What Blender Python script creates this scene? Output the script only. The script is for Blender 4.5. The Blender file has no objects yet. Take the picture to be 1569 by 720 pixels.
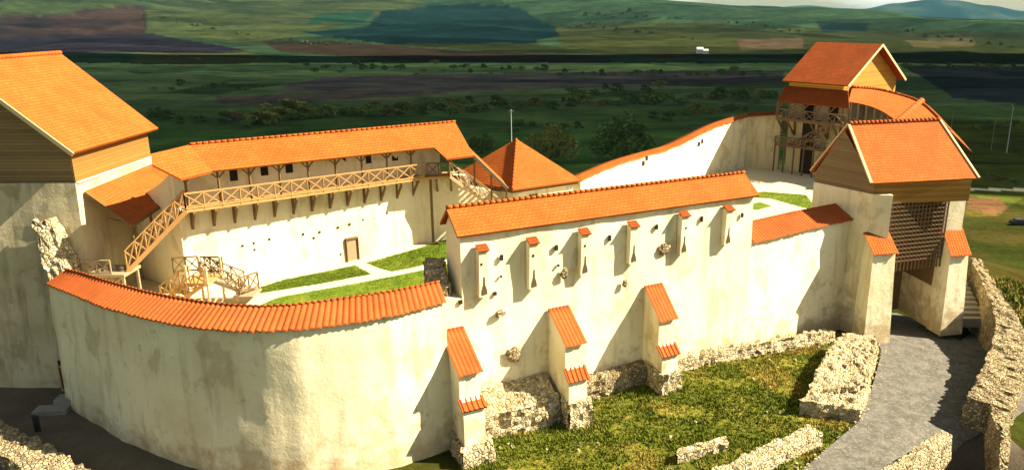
import bpy, math, random
from mathutils import Vector, noise
random.seed(7)
S = bpy.context.scene
# ------------------------------------------------------------------ camera
F, CX, CY, H, PITCH = 1157.0, 850.0, 360.0, 18.5, math.radians(16.15)
cam = bpy.data.cameras.new('camera'); camo = bpy.data.objects.new('camera', cam)
S.collection.objects.link(camo); S.camera = camo
camo.location = (0, 0, H); camo.rotation_euler = (math.radians(90) - PITCH, 0, 0)
cam.sensor_width = 36; cam.lens = 36 * F / 1569; cam.shift_x = (784.5 - CX) / 1569
cam.clip_end = 40000; cam.clip_start = 0.5
# ------------------------------------------------------------------ light
SUN_EL, SUN_AZ = math.radians(40), math.radians(0)      # direction to the sun, azimuth measured from +X towards +Y
sd = Vector((math.cos(SUN_EL) * math.cos(SUN_AZ), math.cos(SUN_EL) * math.sin(SUN_AZ), math.sin(SUN_EL)))
sun = bpy.data.lights.new('sun', 'SUN'); suno = bpy.data.objects.new('sun', sun); S.collection.objects.link(suno)
sun.energy = 5.0; sun.angle = math.radians(0.5); sun.color = (1, 0.89, 0.70)
suno.rotation_euler = sd.to_track_quat('Z', 'Y').to_euler(); suno.location = (60, 0, 80)
W = bpy.data.worlds.new('World'); S.world = W; W.use_nodes = True
nt = W.node_tree; nt.nodes.clear()
out = nt.nodes.new('ShaderNodeOutputWorld'); bg = nt.nodes.new('ShaderNodeBackground')
sky = nt.nodes.new('ShaderNodeTexSky'); sky.sky_type = 'NISHITA'; sky.sun_disc = False
sky.sun_elevation = SUN_EL; sky.sun_rotation = math.radians(90) - SUN_AZ
sky.air_density = 1.0; sky.dust_density = 1.2; sky.ozone_density = 0.6
tc = nt.nodes.new('ShaderNodeTexCoord'); mp = nt.nodes.new('ShaderNodeMapping'); mp.inputs['Scale'].default_value = (1, 1, 5)
cn = nt.nodes.new('ShaderNodeTexNoise'); cn.inputs['Scale'].default_value = 5; cn.inputs['Detail'].default_value = 8
cr = nt.nodes.new('ShaderNodeValToRGB'); cr.color_ramp.elements[0].position = .50; cr.color_ramp.elements[1].position = .66
mx = nt.nodes.new('ShaderNodeMix'); mx.data_type = 'RGBA'; mx.inputs['B'].default_value = (8.0, 8.0, 7.8, 1)
wm = nt.nodes.new('ShaderNodeMix'); wm.data_type = 'RGBA'; wm.blend_type = 'MULTIPLY'; wm.inputs['Factor'].default_value = 1
wm.inputs['B'].default_value = (0.96, 0.92, 0.78, 1)
L = nt.links.new
L(tc.outputs['Generated'], mp.inputs['Vector']); L(mp.outputs[0], cn.inputs['Vector']); L(cn.outputs['Fac'], cr.inputs[0])
L(sky.outputs[0], wm.inputs['A']); L(cr.outputs[0], mx.inputs['Factor']); L(wm.outputs['Result'], mx.inputs['A'])
L(mx.outputs['Result'], bg.inputs[0]); L(bg.outputs[0], out.inputs[0])
bg.inputs[1].default_value = 0.038
S.view_settings.view_transform = 'Standard'; S.view_settings.look = 'None'; S.view_settings.gamma = 1
S.view_settings.exposure = 1.95
S.render.engine = 'CYCLES'
try:
    S.cycles.max_bounces = 6; S.cycles.diffuse_bounces = 3; S.cycles.volume_bounces = 0; S.cycles.volume_step_rate = 5
except Exception: pass

# ------------------------------------------------------------------ survey helpers (pixel sighting -> world point)
def ray(px, py):
    a = px - CX; b = CY - py
    return Vector((a, F * math.cos(PITCH) + b * math.sin(PITCH), -F * math.sin(PITCH) + b * math.cos(PITCH)))
O = Vector((0, 0, H))
def at(px, py, z): d = ray(px, py); return O + d * ((z - H) / d.z)
def atY(px, py, Y): d = ray(px, py); return O + d * (Y / d.y)
def atX(px, py, X): d = ray(px, py); return O + d * (X / d.x)
def onplane(px, py, a, b):
    d = ray(px, py); nx, ny = b[1] - a[1], -(b[0] - a[0])
    return O + d * ((nx * a[0] + ny * a[1]) / (nx * d[0] + ny * d[1]))
def proj(x, y, z):
    z -= H; dep = y * math.cos(PITCH) - z * math.sin(PITCH); u = y * math.sin(PITCH) + z * math.cos(PITCH)
    if dep < .1: return 1e5, 1e5
    return CX + F * x / dep, CY - F * u / dep
def V(*a): return Vector(a)
def lerp(a, b, t): return a + (b - a) * t
def sm(a, b, x):
    t = min(1, max(0, (x - a) / (b - a))); return t * t * (3 - 2 * t)

# ------------------------------------------------------------------ materials
def newmat(name, rough=.85):
    m = bpy.data.materials.new(name); m.use_nodes = True
    n = m.node_tree; b = n.nodes['Principled BSDF']; b.inputs['Roughness'].default_value = rough
    b.inputs['Specular IOR Level'].default_value = .06
    return m, n, b
def nd(n, t, **k):
    x = n.nodes.new(t)
    for a, v in k.items():
        if a in x.inputs.keys(): x.inputs[a].default_value = v
        else: setattr(x, a, v)
    return x
def ramp(n, src, stops):
    r = n.nodes.new('ShaderNodeValToRGB'); e = r.color_ramp.elements
    while len(e) < len(stops): e.new(.5)
    for i, (p, c) in enumerate(stops): e[i].position = p; e[i].color = (*c, 1) if len(c) == 3 else c
    n.links.new(src, r.inputs[0]); return r.outputs[0]
def mix(n, a, b, fac, mode='MIX'):
    m = n.nodes.new('ShaderNodeMix'); m.data_type = 'RGBA'; m.blend_type = mode
    for k, v in (('A', a), ('B', b), ('Factor', fac)):
        if hasattr(v, 'links'): n.links.new(v, m.inputs[k])
        else: m.inputs[k].default_value = (*v, 1) if isinstance(v, tuple) and len(v) == 3 else v
    return m.outputs['Result']
def co(n, kind='Object', scale=(1, 1, 1), rot=(0, 0, 0)):
    t = n.nodes.new('ShaderNodeTexCoord') if kind != 'Geo' else n.nodes.new('ShaderNodeNewGeometry')
    m = n.nodes.new('ShaderNodeMapping'); m.inputs['Scale'].default_value = scale; m.inputs['Rotation'].default_value = rot
    n.links.new(t.outputs['Position' if kind == 'Geo' else kind], m.inputs['Vector']); return m.outputs[0]
def tex(n, c, scale, detail=6, rough=.55, kind='ShaderNodeTexNoise'):
    t = n.nodes.new(kind); n.links.new(c, t.inputs['Vector']); t.inputs['Scale'].default_value = scale
    if 'Detail' in t.inputs.keys() and kind == 'ShaderNodeTexNoise': t.inputs['Detail'].default_value = detail; t.inputs['Roughness'].default_value = rough
    return t
def bump(n, b, h, strength=.5, dist=.05):
    x = n.nodes.new('ShaderNodeBump'); x.inputs['Strength'].default_value = strength; x.inputs['Distance'].default_value = dist
    n.links.new(h, x.inputs['Height']); n.links.new(x.outputs[0], b.inputs['Normal'])

def plaster(name, base, stain, dirt, amount=.5, stone=.0):
    m, n, b = newmat(name, .92)
    c = co(n, 'Geo'); big = tex(n, c, .22, 8, .62).outputs['Fac']; med = tex(n, c, .9, 9, .65).outputs['Fac']
    cs = co(n, 'Geo', (1.6, 1.6, .22)); st = tex(n, cs, .8, 8, .6).outputs['Fac']
    fine = tex(n, c, 7, 6, .7).outputs['Fac']
    col = mix(n, base, stain, ramp(n, big, [(.45, (0, 0, 0)), (.72, (amount,) * 3)]))
    col = mix(n, col, dirt, ramp(n, st, [(.52, (0, 0, 0)), (.78, (amount * 1.1,) * 3)]))
    col = mix(n, col, dirt, ramp(n, med, [(.60, (0, 0, 0)), (.74, (amount * .9,) * 3)]))
    pt = tex(n, co(n, 'Geo', (1, 1, .8)), .42, 10, .6).outputs['Fac']
    col = mix(n, col, tuple(x * .72 for x in stain), ramp(n, pt, [(.57, (0, 0, 0)), (.615, (amount * .75,) * 3), (.75, (amount * .9,) * 3)]))
    sp_ = tex(n, c, 2.6, 10, .75).outputs['Fac']
    col = mix(n, col, tuple(x * .8 for x in dirt), ramp(n, sp_, [(.60, (0, 0, 0)), (.72, (amount * .8,) * 3)]))
    col = mix(n, col, (.9, .9, .9), ramp(n, fine, [(.3, (.0,) * 3), (.7, (.18,) * 3)]), 'MULTIPLY')
    g = n.nodes.new('ShaderNodeNewGeometry'); sx = n.nodes.new('ShaderNodeSeparateXYZ'); n.links.new(g.outputs['Position'], sx.inputs[0])
    mr = nd(n, 'ShaderNodeMapRange'); n.links.new(sx.outputs['Z'], mr.inputs[0]); mr.inputs[1].default_value = -8.5; mr.inputs[2].default_value = -3.5
    mr.inputs[3].default_value = .34; mr.inputs[4].default_value = 0
    ad = nd(n, 'ShaderNodeMath', operation='ADD'); n.links.new(mr.outputs[0], ad.inputs[0]); n.links.new(med, ad.inputs[1])
    col = mix(n, col, (.42, .30, .15), ramp(n, ad.outputs[0], [(.64, (0, 0, 0)), (.82, (stone * .8,) * 3)]))
    n.links.new(col, b.inputs['Base Color'])
    a2 = nd(n, 'ShaderNodeMath', operation='MULTIPLY_ADD'); n.links.new(fine, a2.inputs[0]); a2.inputs[1].default_value = .3; n.links.new(med, a2.inputs[2])
    bump(n, b, a2.outputs[0], .7, .10)
    return m
M = {}
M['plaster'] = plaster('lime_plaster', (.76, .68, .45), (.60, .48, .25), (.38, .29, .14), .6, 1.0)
M['plaster_mid'] = plaster('dirtied_shaded_plaster', (.68, .61, .39), (.48, .39, .21), (.30, .24, .13), .6, 1.0)  # same plaster, dirtier, with extra shade mixed into its base colour
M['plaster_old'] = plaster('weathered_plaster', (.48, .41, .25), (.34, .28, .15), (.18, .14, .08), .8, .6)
def rubble(name, c1, c2, mortar, scale=2.6, grow=.0):
    m, n, b = newmat(name, .95)
    c = co(n, 'Geo'); w = tex(n, c, 1.5, 4).outputs['Color']
    cc = mix(n, c, w, .12, 'ADD')
    v = tex(n, cc, scale, kind='ShaderNodeTexVoronoi'); e = tex(n, cc, scale, kind='ShaderNodeTexVoronoi'); e.feature = 'DISTANCE_TO_EDGE'
    sep = n.nodes.new('ShaderNodeSeparateColor'); n.links.new(v.outputs['Color'], sep.inputs[0])
    col = ramp(n, sep.outputs[0], [(0, c1), (.45, c2), (.8, tuple(x * .55 for x in c2)), (1, c1)])
    fine = tex(n, c, 9, 7, .7).outputs['Fac']
    col = mix(n, col, (.55, .5, .45), ramp(n, fine, [(.4, (0,) * 3), (.75, (.6,) * 3)]), 'MULTIPLY')
    big = tex(n, c, .7, 7, .6).outputs['Fac']
    lim = mix(n, mortar, c1, ramp(n, big, [(.42, (.0,) * 3), (.6, (.9,) * 3)]))
    col = mix(n, lim, col, ramp(n, e.outputs['Distance'], [(.02, (0,) * 3), (.09, (1,) * 3)]))
    n.links.new(col, b.inputs['Base Color'])
    hh = ramp(n, e.outputs['Distance'], [(.0, (0,) * 3), (.2, (1,) * 3)])
    bump(n, b, hh, .9, .18)
    return m
M['rubble'] = rubble('rubble_stone', (.50, .40, .22), (.36, .28, .15), (.13, .095, .05), 4.4)
M['rubble_pale'] = rubble('limewashed_rubble', (.68, .58, .36), (.50, .39, .20), (.40, .32, .18), 4.0)
def tiles(name, c1, c2, mort, bw=.34, rh=.26, kind='brick'):
    m, n, b = newmat(name, .8)
    uv = co(n, 'UV')
    if kind == 'brick':
        t = n.nodes.new('ShaderNodeTexBrick'); n.links.new(uv, t.inputs['Vector']); t.inputs['Scale'].default_value = 1
        t.inputs['Brick Width'].default_value = bw; t.inputs['Row Height'].default_value = rh; t.inputs['Mortar Size'].default_value = .022
        t.inputs['Color1'].default_value = (*c1, 1); t.inputs['Color2'].default_value = (*c2, 1); t.inputs['Mortar'].default_value = (*mort, 1)
        t.inputs['Bias'].default_value = -.2; t.offset = .5
        col = t.outputs['Color']
        sx = n.nodes.new('ShaderNodeSeparateXYZ'); n.links.new(uv, sx.inputs[0])
        md = nd(n, 'ShaderNodeMath', operation='MODULO'); n.links.new(sx.outputs['Y'], md.inputs[0]); md.inputs[1].default_value = rh
        iv = nd(n, 'ShaderNodeMath', operation='MULTIPLY'); n.links.new(md.outputs[0], iv.inputs[0]); iv.inputs[1].default_value = -1 / rh
        bump(n, b, iv.outputs[0], .8, .04)
    else:
        col = mix(n, c1, c2, tex(n, uv, 2.5, 3).outputs['Fac'])
        sx = n.nodes.new('ShaderNodeSeparateXYZ'); n.links.new(uv, sx.inputs[0])
        md = nd(n, 'ShaderNodeMath', operation='MODULO'); n.links.new(sx.outputs['Y'], md.inputs[0]); md.inputs[1].default_value = .4
        iv = nd(n, 'ShaderNodeMath', operation='MULTIPLY'); n.links.new(md.outputs[0], iv.inputs[0]); iv.inputs[1].default_value = -2.5
        bump(n, b, iv.outputs[0], .7, .04)
    g = co(n, 'Geo'); big = tex(n, g, .5, 7, .6).outputs['Fac']; fi = tex(n, g, 6, 5, .7).outputs['Fac']
    col = mix(n, col, tuple(x * .5 for x in c1), ramp(n, big, [(.40, (0,) * 3), (.68, (.6,) * 3)]))
    st_ = tex(n, co(n, 'UV', (2.2, .35, 1)), 1.5, 7, .7).outputs['Fac']; col = mix(n, col, (c1[0] * .45, c1[1] * .7, c1[2] * 1.2), ramp(n, st_, [(.5, (0,) * 3), (.72, (.6,) * 3)]))
    col = mix(n, col, (c1[0] * 1.05, c1[1] * 1.6, c1[2] * 2.2), ramp(n, fi, [(.55, (0,) * 3), (.8, (.5,) * 3)]))
    n.links.new(col, b.inputs['Base Color']); return m
M['tile'] = tiles('clay_roof_tile', (.42, .104, .017), (.34, .078, .013), (.23, .048, .008))
M['tile_red'] = tiles('clay_cap_tile', (.42, .100, .022), (.33, .068, .016), (.2, .035, .010), kind='barrel')
M['tile_dark'] = tiles('darker_clay_tile', (.27, .058, .010), (.22, .046, .009), (.13, .025, .007))
def wood(name, c1, c2, plank=0, axis='Z', dark=.35):
    m, n, b = newmat(name, .8)
    g = co(n, 'Geo', (.8, .8, 6) if axis == 'Z' else (5, 5, .6))
    col = mix(n, c1, c2, tex(n, g, 2.2, 7, .65).outputs['Fac'])
    if plank:
        p = n.nodes.new('ShaderNodeNewGeometry'); sx = n.nodes.new('ShaderNodeSeparateXYZ'); n.links.new(p.outputs['Position'], sx.inputs[0])
        dv = nd(n, 'ShaderNodeMath', operation='DIVIDE'); n.links.new(sx.outputs['Z'], dv.inputs[0]); dv.inputs[1].default_value = plank
        fr = nd(n, 'ShaderNodeMath', operation='FRACT'); n.links.new(dv.outputs[0], fr.inputs[0])
        fl = nd(n, 'ShaderNodeMath', operation='FLOOR'); n.links.new(dv.outputs[0], fl.inputs[0])
        wn = n.nodes.new('ShaderNodeTexWhiteNoise'); wn.noise_dimensions = '1D'; n.links.new(fl.outputs[0], wn.inputs['W'])
        col = mix(n, col, (.45, .42, .4), ramp(n, wn.outputs['Value'], [(0, (0,) * 3), (1, (.55,) * 3)]), 'MULTIPLY')
        col = mix(n, col, (dark * .2,) * 3, ramp(n, fr.outputs[0], [(.0, (1,) * 3), (.10, (.85,) * 3), (.16, (0,) * 3)]))
        bump(n, b, fr.outputs[0], .8, .04)
    n.links.new(col, b.inputs['Base Color']); return m
M['plank'] = wood('golden_planks', (.36, .185, .035), (.26, .125, .022), .24)
M['plank_bright'] = wood('yellow_planks', (.56, .31, .055), (.44, .22, .035), .24)
M['plank_grey'] = wood('brown_planks', (.30, .21, .095), (.19, .13, .06), .22)
M['wood'] = wood('gallery_timber', (.50, .28, .10), (.32, .17, .055))
M['wood_dark'] = wood('aged_timber', (.20, .12, .055), (.12, .07, .03))
M['wood_mid'] = wood('portcullis_timber', (.17, .105, .06), (.11, .07, .035))
M['wood_pale'] = wood('pale_timber', (.68, .50, .27), (.50, .34, .17))
M['wood_grey'] = wood('silvered_timber', (.34, .26, .16), (.22, .16, .09))
def flat(name, c, rough=.7, metal=0, emit=None):
    m, n, b = newmat(name, rough); g = co(n, 'Geo'); t = tex(n, g, 4, 5).outputs['Fac']
    n.links.new(mix(n, c, tuple(x * .7 for x in c), t), b.inputs['Base Color']); b.inputs['Metallic'].default_value = metal
    return m
M['opening_shade'] = flat('painted_opening_shade', (.035, .027, .02), .95)  # near-black paint stands in for shade inside openings that have no depth
M['recess_shade'] = flat('painted_slit_shade', (.11, .08, .045), .95)  # brown paint stands in for the dim inside of the flat slits
M['metal'] = flat('galvanised_steel', (.55, .55, .53), .5, .3)
M['metal_dark'] = flat('dark_steel', (.05, .05, .05), .5, .4)
M['car'] = flat('car_paint', (.035, .035, .04), .25)
M['glass'] = flat('window_glass', (.05, .07, .08), .08)
M['tyre'] = flat('rubber', (.02, .02, .02), .9)
M['white'] = flat('white_render', (.75, .75, .72), .8)
M['bark'] = flat('bark', (.10, .075, .05), .95)
def ground_like(name, stops, s1, s2, bs=.5, bd=.1, speck=None):
    m, n, b = newmat(name, .95); c = co(n, 'Geo')
    a = tex(n, c, s1, 9, .68).outputs['Fac']; f = tex(n, c, s2, 6, .7).outputs['Fac']
    md = nd(n, 'ShaderNodeMath', operation='MULTIPLY_ADD'); n.links.new(f, md.inputs[0]); md.inputs[1].default_value = .45
    s = nd(n, 'ShaderNodeMath', operation='MULTIPLY'); n.links.new(a, s.inputs[0]); s.inputs[1].default_value = .6; n.links.new(s.outputs[0], md.inputs[2])
    col = ramp(n, md.outputs[0], stops)
    if speck:
        v = tex(n, c, speck[0], kind='ShaderNodeTexVoronoi'); sp = n.nodes.new('ShaderNodeSeparateColor'); n.links.new(v.outputs['Color'], sp.inputs[0])
        col = mix(n, col, speck[1], ramp(n, sp.outputs[0], [(.6, (0,) * 3), (1, (speck[2],) * 3)]))
    n.links.new(col, b.inputs['Base Color']); bump(n, b, f, bs, bd); return m
M['lawn'] = ground_like('courtyard_lawn', [(.35, (.045, .085, .006)), (.5, (.085, .13, .009)), (.65, (.16, .17, .02))], .6, 6)
M['rough_grass'] = ground_like('rough_grass', [(.34, (.024, .036, .005)), (.45, (.060, .080, .007)), (.55, (.13, .13, .016)), (.66, (.26, .19, .04))], .35, 3, .9, .25)
M['gravel_path'] = ground_like('pale_gravel', [(.3, (.42, .36, .21)), (.7, (.58, .51, .33))], .5, 9)
M['road'] = ground_like('grey_gravel', [(.36, (.060, .055, .043)), (.5, (.092, .085, .069)), (.64, (.15, .137, .11))], 1.1, 11, .4, .04, (7, (.24, .22, .175), .4))
M['earth'] = ground_like('dark_earth', [(.3, (.055, .045, .03)), (.7, (.13, .105, .07))], .4, 5, .6, .1)
M['slab'] = ground_like('stone_slab', [(.3, (.15, .14, .11)), (.7, (.28, .26, .21))], .8, 5)
def leafmat(name, c1, c2):
    m, n, b = newmat(name, .7); oi = n.nodes.new('ShaderNodeNewGeometry')
    n.links.new(mix(n, c1, c2, oi.outputs['Random Per Island']), b.inputs['Base Color']); return m
M['leaf_dark'] = leafmat('dark_leaves', (.07, .12, .03), (.17, .24, .06))
M['leaf_olive'] = leafmat('olive_leaves', (.14, .16, .035), (.32, .30, .07))
M['leaf_green'] = leafmat('green_leaves', (.05, .10, .028), (.12, .18, .045))
M['leaf_rust'] = leafmat('rusty_leaves', (.14, .09, .035), (.24, .14, .05))
M['blades'] = leafmat('grass_blades', (.042, .068, .005), (.15, .165, .014))
M['blades_lawn'] = leafmat('lawn_blades', (.05, .095, .006), (.14, .17, .014))
M['blades_dry'] = leafmat('dry_grass_blades', (.18, .14, .022), (.34, .24, .05))

# ------------------------------------------------------------------ object helpers
def tag(o, label=None, cat=None, group=None, kind=None):
    if label: o['label'] = label
    if cat: o['category'] = cat
    if group: o['group'] = group
    if kind: o['kind'] = kind
    return o
def empty(name, loc, label, cat, group=None):
    o = bpy.data.objects.new(name, None); S.collection.objects.link(o); o.location = loc
    o.empty_display_size = .5; return tag(o, label, cat, group)
def wloc(o):
    v = Vector(o.location)
    while o.parent: o = o.parent; v += Vector(o.location)
    return v
class MB:
    def __init__(s): s.v = []; s.f = []; s.uv = []; s.mi = []
    def face(s, pts, uv=None, mi=0):
        i = len(s.v); s.v += [tuple(p) for p in pts]; s.f.append(tuple(range(i, i + len(pts))))
        s.uv.append(uv if uv else [(0, 0)] * len(pts)); s.mi.append(mi)
    def box(s, c, size, rz=0, ux=None):
        c = V(*c); x = V(math.cos(rz), math.sin(rz), 0) * size[0] / 2; y = V(-math.sin(rz), math.cos(rz), 0) * size[1] / 2; z = V(0, 0, size[2] / 2)
        s.hexa([c + a * x + b * y - z for a, b in ((-1, -1), (1, -1), (1, 1), (-1, 1))], [c + a * x + b * y + z for a, b in ((-1, -1), (1, -1), (1, 1), (-1, 1))])
    def hexa(s, lo, hi):
        lo = [V(*p) for p in lo]; hi = [V(*p) for p in hi]; n = len(lo)
        i = len(s.v); s.v += [tuple(p) for p in lo + hi]
        fs = [tuple(i + k for k in reversed(range(n))), tuple(i + n + k for k in range(n))]
        for k in range(n): fs.append((i + k, i + (k + 1) % n, i + n + (k + 1) % n, i + n + k))
        for f in fs:
            s.f.append(f); p0 = V(*s.v[f[0]]); e = (V(*s.v[f[1]]) - p0)
            e = e.normalized() if e.length > 1e-6 else V(1, 0, 0)
            nn = (V(*s.v[f[1]]) - p0).cross(V(*s.v[f[2]]) - p0); g = nn.cross(e)
            g = g.normalized() if g.length > 1e-9 else V(0, 0, 1)
            s.uv.append([((V(*s.v[q]) - p0).dot(e), (V(*s.v[q]) - p0).dot(g)) for q in f]); s.mi.append(0)
    def beam(s, p, q, w=.12, h=None):
        p = V(*p); q = V(*q); h = h or w; d = (q - p)
        if d.length < 1e-4: return
        d.normalize(); u = V(0, 0, 1) if abs(d.z) < .95 else V(1, 0, 0)
        a = d.cross(u).normalized() * w / 2; b = a.cross(d).normalized() * h / 2
        s.hexa([p - a - b, p + a - b, p + a + b, p - a + b], [q - a - b, q + a - b, q + a + b, q - a + b])
    def tube(s, p, q, r1, r2=None, n=8, cap=True):
        p = V(*p); q = V(*q); r2 = r1 if r2 is None else r2; d = (q - p).normalized(); u = V(0, 0, 1) if abs(d.z) < .95 else V(1, 0, 0)
        a = d.cross(u).normalized(); b = a.cross(d)
        s.hexa([p + (a * math.cos(t) + b * math.sin(t)) * r1 for t in [6.28318 * k / n for k in range(n)]], [q + (a * math.cos(t) + b * math.sin(t)) * r2 for t in [6.28318 * k / n for k in range(n)]])
    def slab(s, a, b, c, d, t=.16):
        """roof plane: a,b eave, c,d ridge"""
        a, b, c, d = (V(*p) for p in (a, b, c, d)); n = (b - a).cross(d - a).normalized()
        if n.z < 0: n = -n
        e = (b - a).normalized(); g = n.cross(e)
        uvf = lambda p: ((p - a).dot(e), (p - a).dot(g))
        top = [a, b, c, d]; bot = [p - n * t for p in top]
        s.face(top, [uvf(p) for p in top]); s.face(list(reversed(bot)), [uvf(p) for p in reversed(bot)])
        for k in range(4): s.face([top[k], bot[k], bot[(k + 1) % 4], top[(k + 1) % 4]], [(0, .05)] * 4)
    def grid(s, P, closed=False, uvs=None):
        i = len(s.v); R = len(P); C = len(P[0])
        for r in P: s.v += [tuple(p) for p in r]
        for r in range(R - 1):
            for c in range(C - 1):
                q = (i + r * C + c, i + r * C + c + 1, i + (r + 1) * C + c + 1, i + (r + 1) * C + c); s.f.append(q); s.mi.append(0)
                s.uv.append([uvs[r][c], uvs[r][c + 1], uvs[r + 1][c + 1], uvs[r + 1][c]] if uvs else [(0, 0)] * 4)
    def build(s, name, mat, parent=None, loc=None, smooth=False, merge=False):
        me = bpy.data.meshes.new(name)
        if parent is not None: base = wloc(parent)
        else: base = V(*loc) if loc is not None else V(sum(v[0] for v in s.v) / len(s.v), sum(v[1] for v in s.v) / len(s.v), min(v[2] for v in s.v))
        me.from_pydata([(v[0] - base.x, v[1] - base.y, v[2] - base.z) for v in s.v], [], s.f)
        ul = me.uv_layers.new(name='UVMap'); k = 0; flatuv = [c for u in s.uv for p in u for c in p]; ul.data.foreach_set('uv', flatuv)
        ms = mat if isinstance(mat, (list, tuple)) else [mat]
        for m in ms: me.materials.append(M[m] if isinstance(m, str) else m)
        if len(ms) > 1: me.polygons.foreach_set('material_index', s.mi)
        if smooth: me.polygons.foreach_set('use_smooth', [True] * len(me.polygons))
        o = bpy.data.objects.new(name, me); S.collection.objects.link(o)
        if merge:
            import bmesh
            bm = bmesh.new(); bm.from_mesh(me); bmesh.ops.remove_doubles(bm, verts=bm.verts, dist=1e-4); bmesh.ops.recalc_face_normals(bm, faces=bm.faces); bm.to_mesh(me); bm.free()
        if parent is not None: o.parent = parent
        else: o.location = base
        return o

def resample(pts, step):
    pts = [V(*p) for p in pts]; out = [pts[0]]
    for a, b in zip(pts, pts[1:]):
        n = max(1, round((b - a).length / step))
        out += [a.lerp(b, k / n) for k in range(1, n + 1)]
    return out
def smooth_path(pts, k=3):
    pts = [V(*p) for p in pts]
    for _ in range(k):
        q = [pts[0]]
        for a, b in zip(pts, pts[1:]): q += [a.lerp(b, .25), a.lerp(b, .75)]
        q.append(pts[-1]); pts = q
    return pts
def n2(a, b):
    d = V(b[0] - a[0], b[1] - a[1], 0).normalized(); return V(d.y, -d.x, 0)
def normals(pts):
    r = []
    for i in range(len(pts)):
        a = pts[max(0, i - 1)]; b = pts[min(len(pts) - 1, i + 1)]; r.append(n2(a, b))
    return r
def nz3(p, s): return noise.noise(p * s)
def wall(pts, zb, thick, batter=0, rough=.035, step=.5, mb=None, zbi=None):
    """pts: outer top edge (x,y,z); zb base height (number or function)"""
    mb = mb or MB(); P = resample(pts, step); N = normals(P); rows = []
    nz = 14; uv = []
    for r in range(nz + 1):
        t = r / nz; row = []
        for p, n in zip(P, N):
            b = zb(p) if callable(zb) else zb
            q = V(p.x, p.y, lerp(p.z, b, t)) + n * batter * t
            q += n * (nz3(q, .35) * rough * 2.2 + nz3(q, 1.3) * rough); row.append(q)
        rows.append(row)
    for r in range(nz + 1):                       # inner side back up
        t = 1 - r / nz; row = []
        for p, n in zip(P, N):
            b = zbi if zbi is not None else (zb(p) if callable(zb) else zb)
            q = V(p.x, p.y, lerp(p.z, b, t)) - n * thick
            q += n * nz3(q, .8) * rough; row.append(q)
        rows.append(row)
    rows.append(rows[0]); mb.grid(rows)
    for k in (0, -1):
        col = [r[k] for r in rows[:-1]]; n = len(col) // 2
        for i in range(n - 1): mb.face([col[i], col[i + 1], col[2 * n - 2 - i], col[2 * n - 1 - i]])
    return mb
def rubble_block(lo, hi, mb=None, step=.28, amp=.13, seed=0):
    """irregular stone prism between polygon lo (base) and polygon hi (top), sides and top broken into stones"""
    mb = mb or MB(); lo = [V(*p) for p in lo]; hi = [V(*p) for p in hi]; n = len(lo); sv = V(seed * 3.1, seed * 1.7, seed)
    def disp(q, nn):
        c = noise.cell(q * 3.3 + sv); return q + nn * (c * amp + nz3(q + sv, 1.1) * amp * 1.2)
    cen = sum(hi, V(0, 0, 0)) / n
    edge_rows = []
    for k in range(n):
        a, b, c, d = lo[k], lo[(k + 1) % n], hi[(k + 1) % n], hi[k]
        nn = (b - a).cross(d - a).normalized(); nn = nn if nn.dot((a + b) / 2 - cen) > 0 else -nn
        cu = max(1, int((b - a).length / step)); rv = max(1, int((d - a).length / step))
        rows = []
        for r in range(rv + 1):
            rows.append([disp(a.lerp(d, r / rv).lerp(b.lerp(c, r / rv), u / cu), nn) if 0 < r else a.lerp(b, u / cu) for u in range(cu + 1)])
        mb.grid(rows)
        edge_rows.append(rows[-1])
    ring = []
    for e in edge_rows: ring += e[:-1] + [e[-1]]
    R = max(2, int((hi[0] - cen).length / step)); rows = []
    for r in range(R + 1):
        rows.append([ (p.lerp(cen, r / R) + (V(0, 0, (noise.cell(p.lerp(cen, r / R) * 2.6 + sv)) * amp + nz3(p.lerp(cen, r / R) + sv, 1.2) * amp) if r else V(0, 0, 0))) for p in ring + [ring[0]]])
    mb.grid(rows); return mb
def stone_wall(pts, zb, width, mb=None, step=.3, amp=.12, w2=None):
    """free-standing rubble wall; pts is the centre line of its top"""
    mb = mb or MB(); P = resample(pts, step); N = normals(P); rows = []
    ws = width if callable(width) else (lambda i, n: width)
    L_ = len(P)
    def jit(q, n, up): 
        c = noise.cell(q * 3.3); return q + n * (c * amp + nz3(q, .8) * amp) + V(0, 0, up * (c * amp * 1.2 + nz3(q, .6) * amp * 1.5))
    prof = []
    for i, (p, n) in enumerate(zip(P, N)):
        b = zb(p) if callable(zb) else zb; w = ws(i / max(1, L_ - 1), 0) if callable(width) else width
        row = []; hgt = p.z - b; rv = max(2, int(hgt / step)); rv = 8
        for r in range(rv + 1): row.append(jit(V(p.x, p.y, lerp(b, p.z, r / rv)) + n * (w / 2 + .15 * (1 - r / rv)), n, 1 if r == rv else 0))
        for r in range(1, 5): row.append(jit(V(p.x, p.y, p.z) + n * (w / 2 - w * r / 5), n, 1))
        for r in range(rv + 1): row.append(jit(V(p.x, p.y, lerp(p.z, b, r / rv)) - n * (w / 2 + .15 * r / rv), -n, 1 if r == 0 else 0))
        prof.append(row)
    mb.grid(prof)
    for e in (prof[0], prof[-1]):
        m = len(e)
        for i in range(m // 2 - 1): mb.face([e[i], e[i + 1], e[m - 2 - i], e[m - 1 - i]])
    return mb
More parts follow.
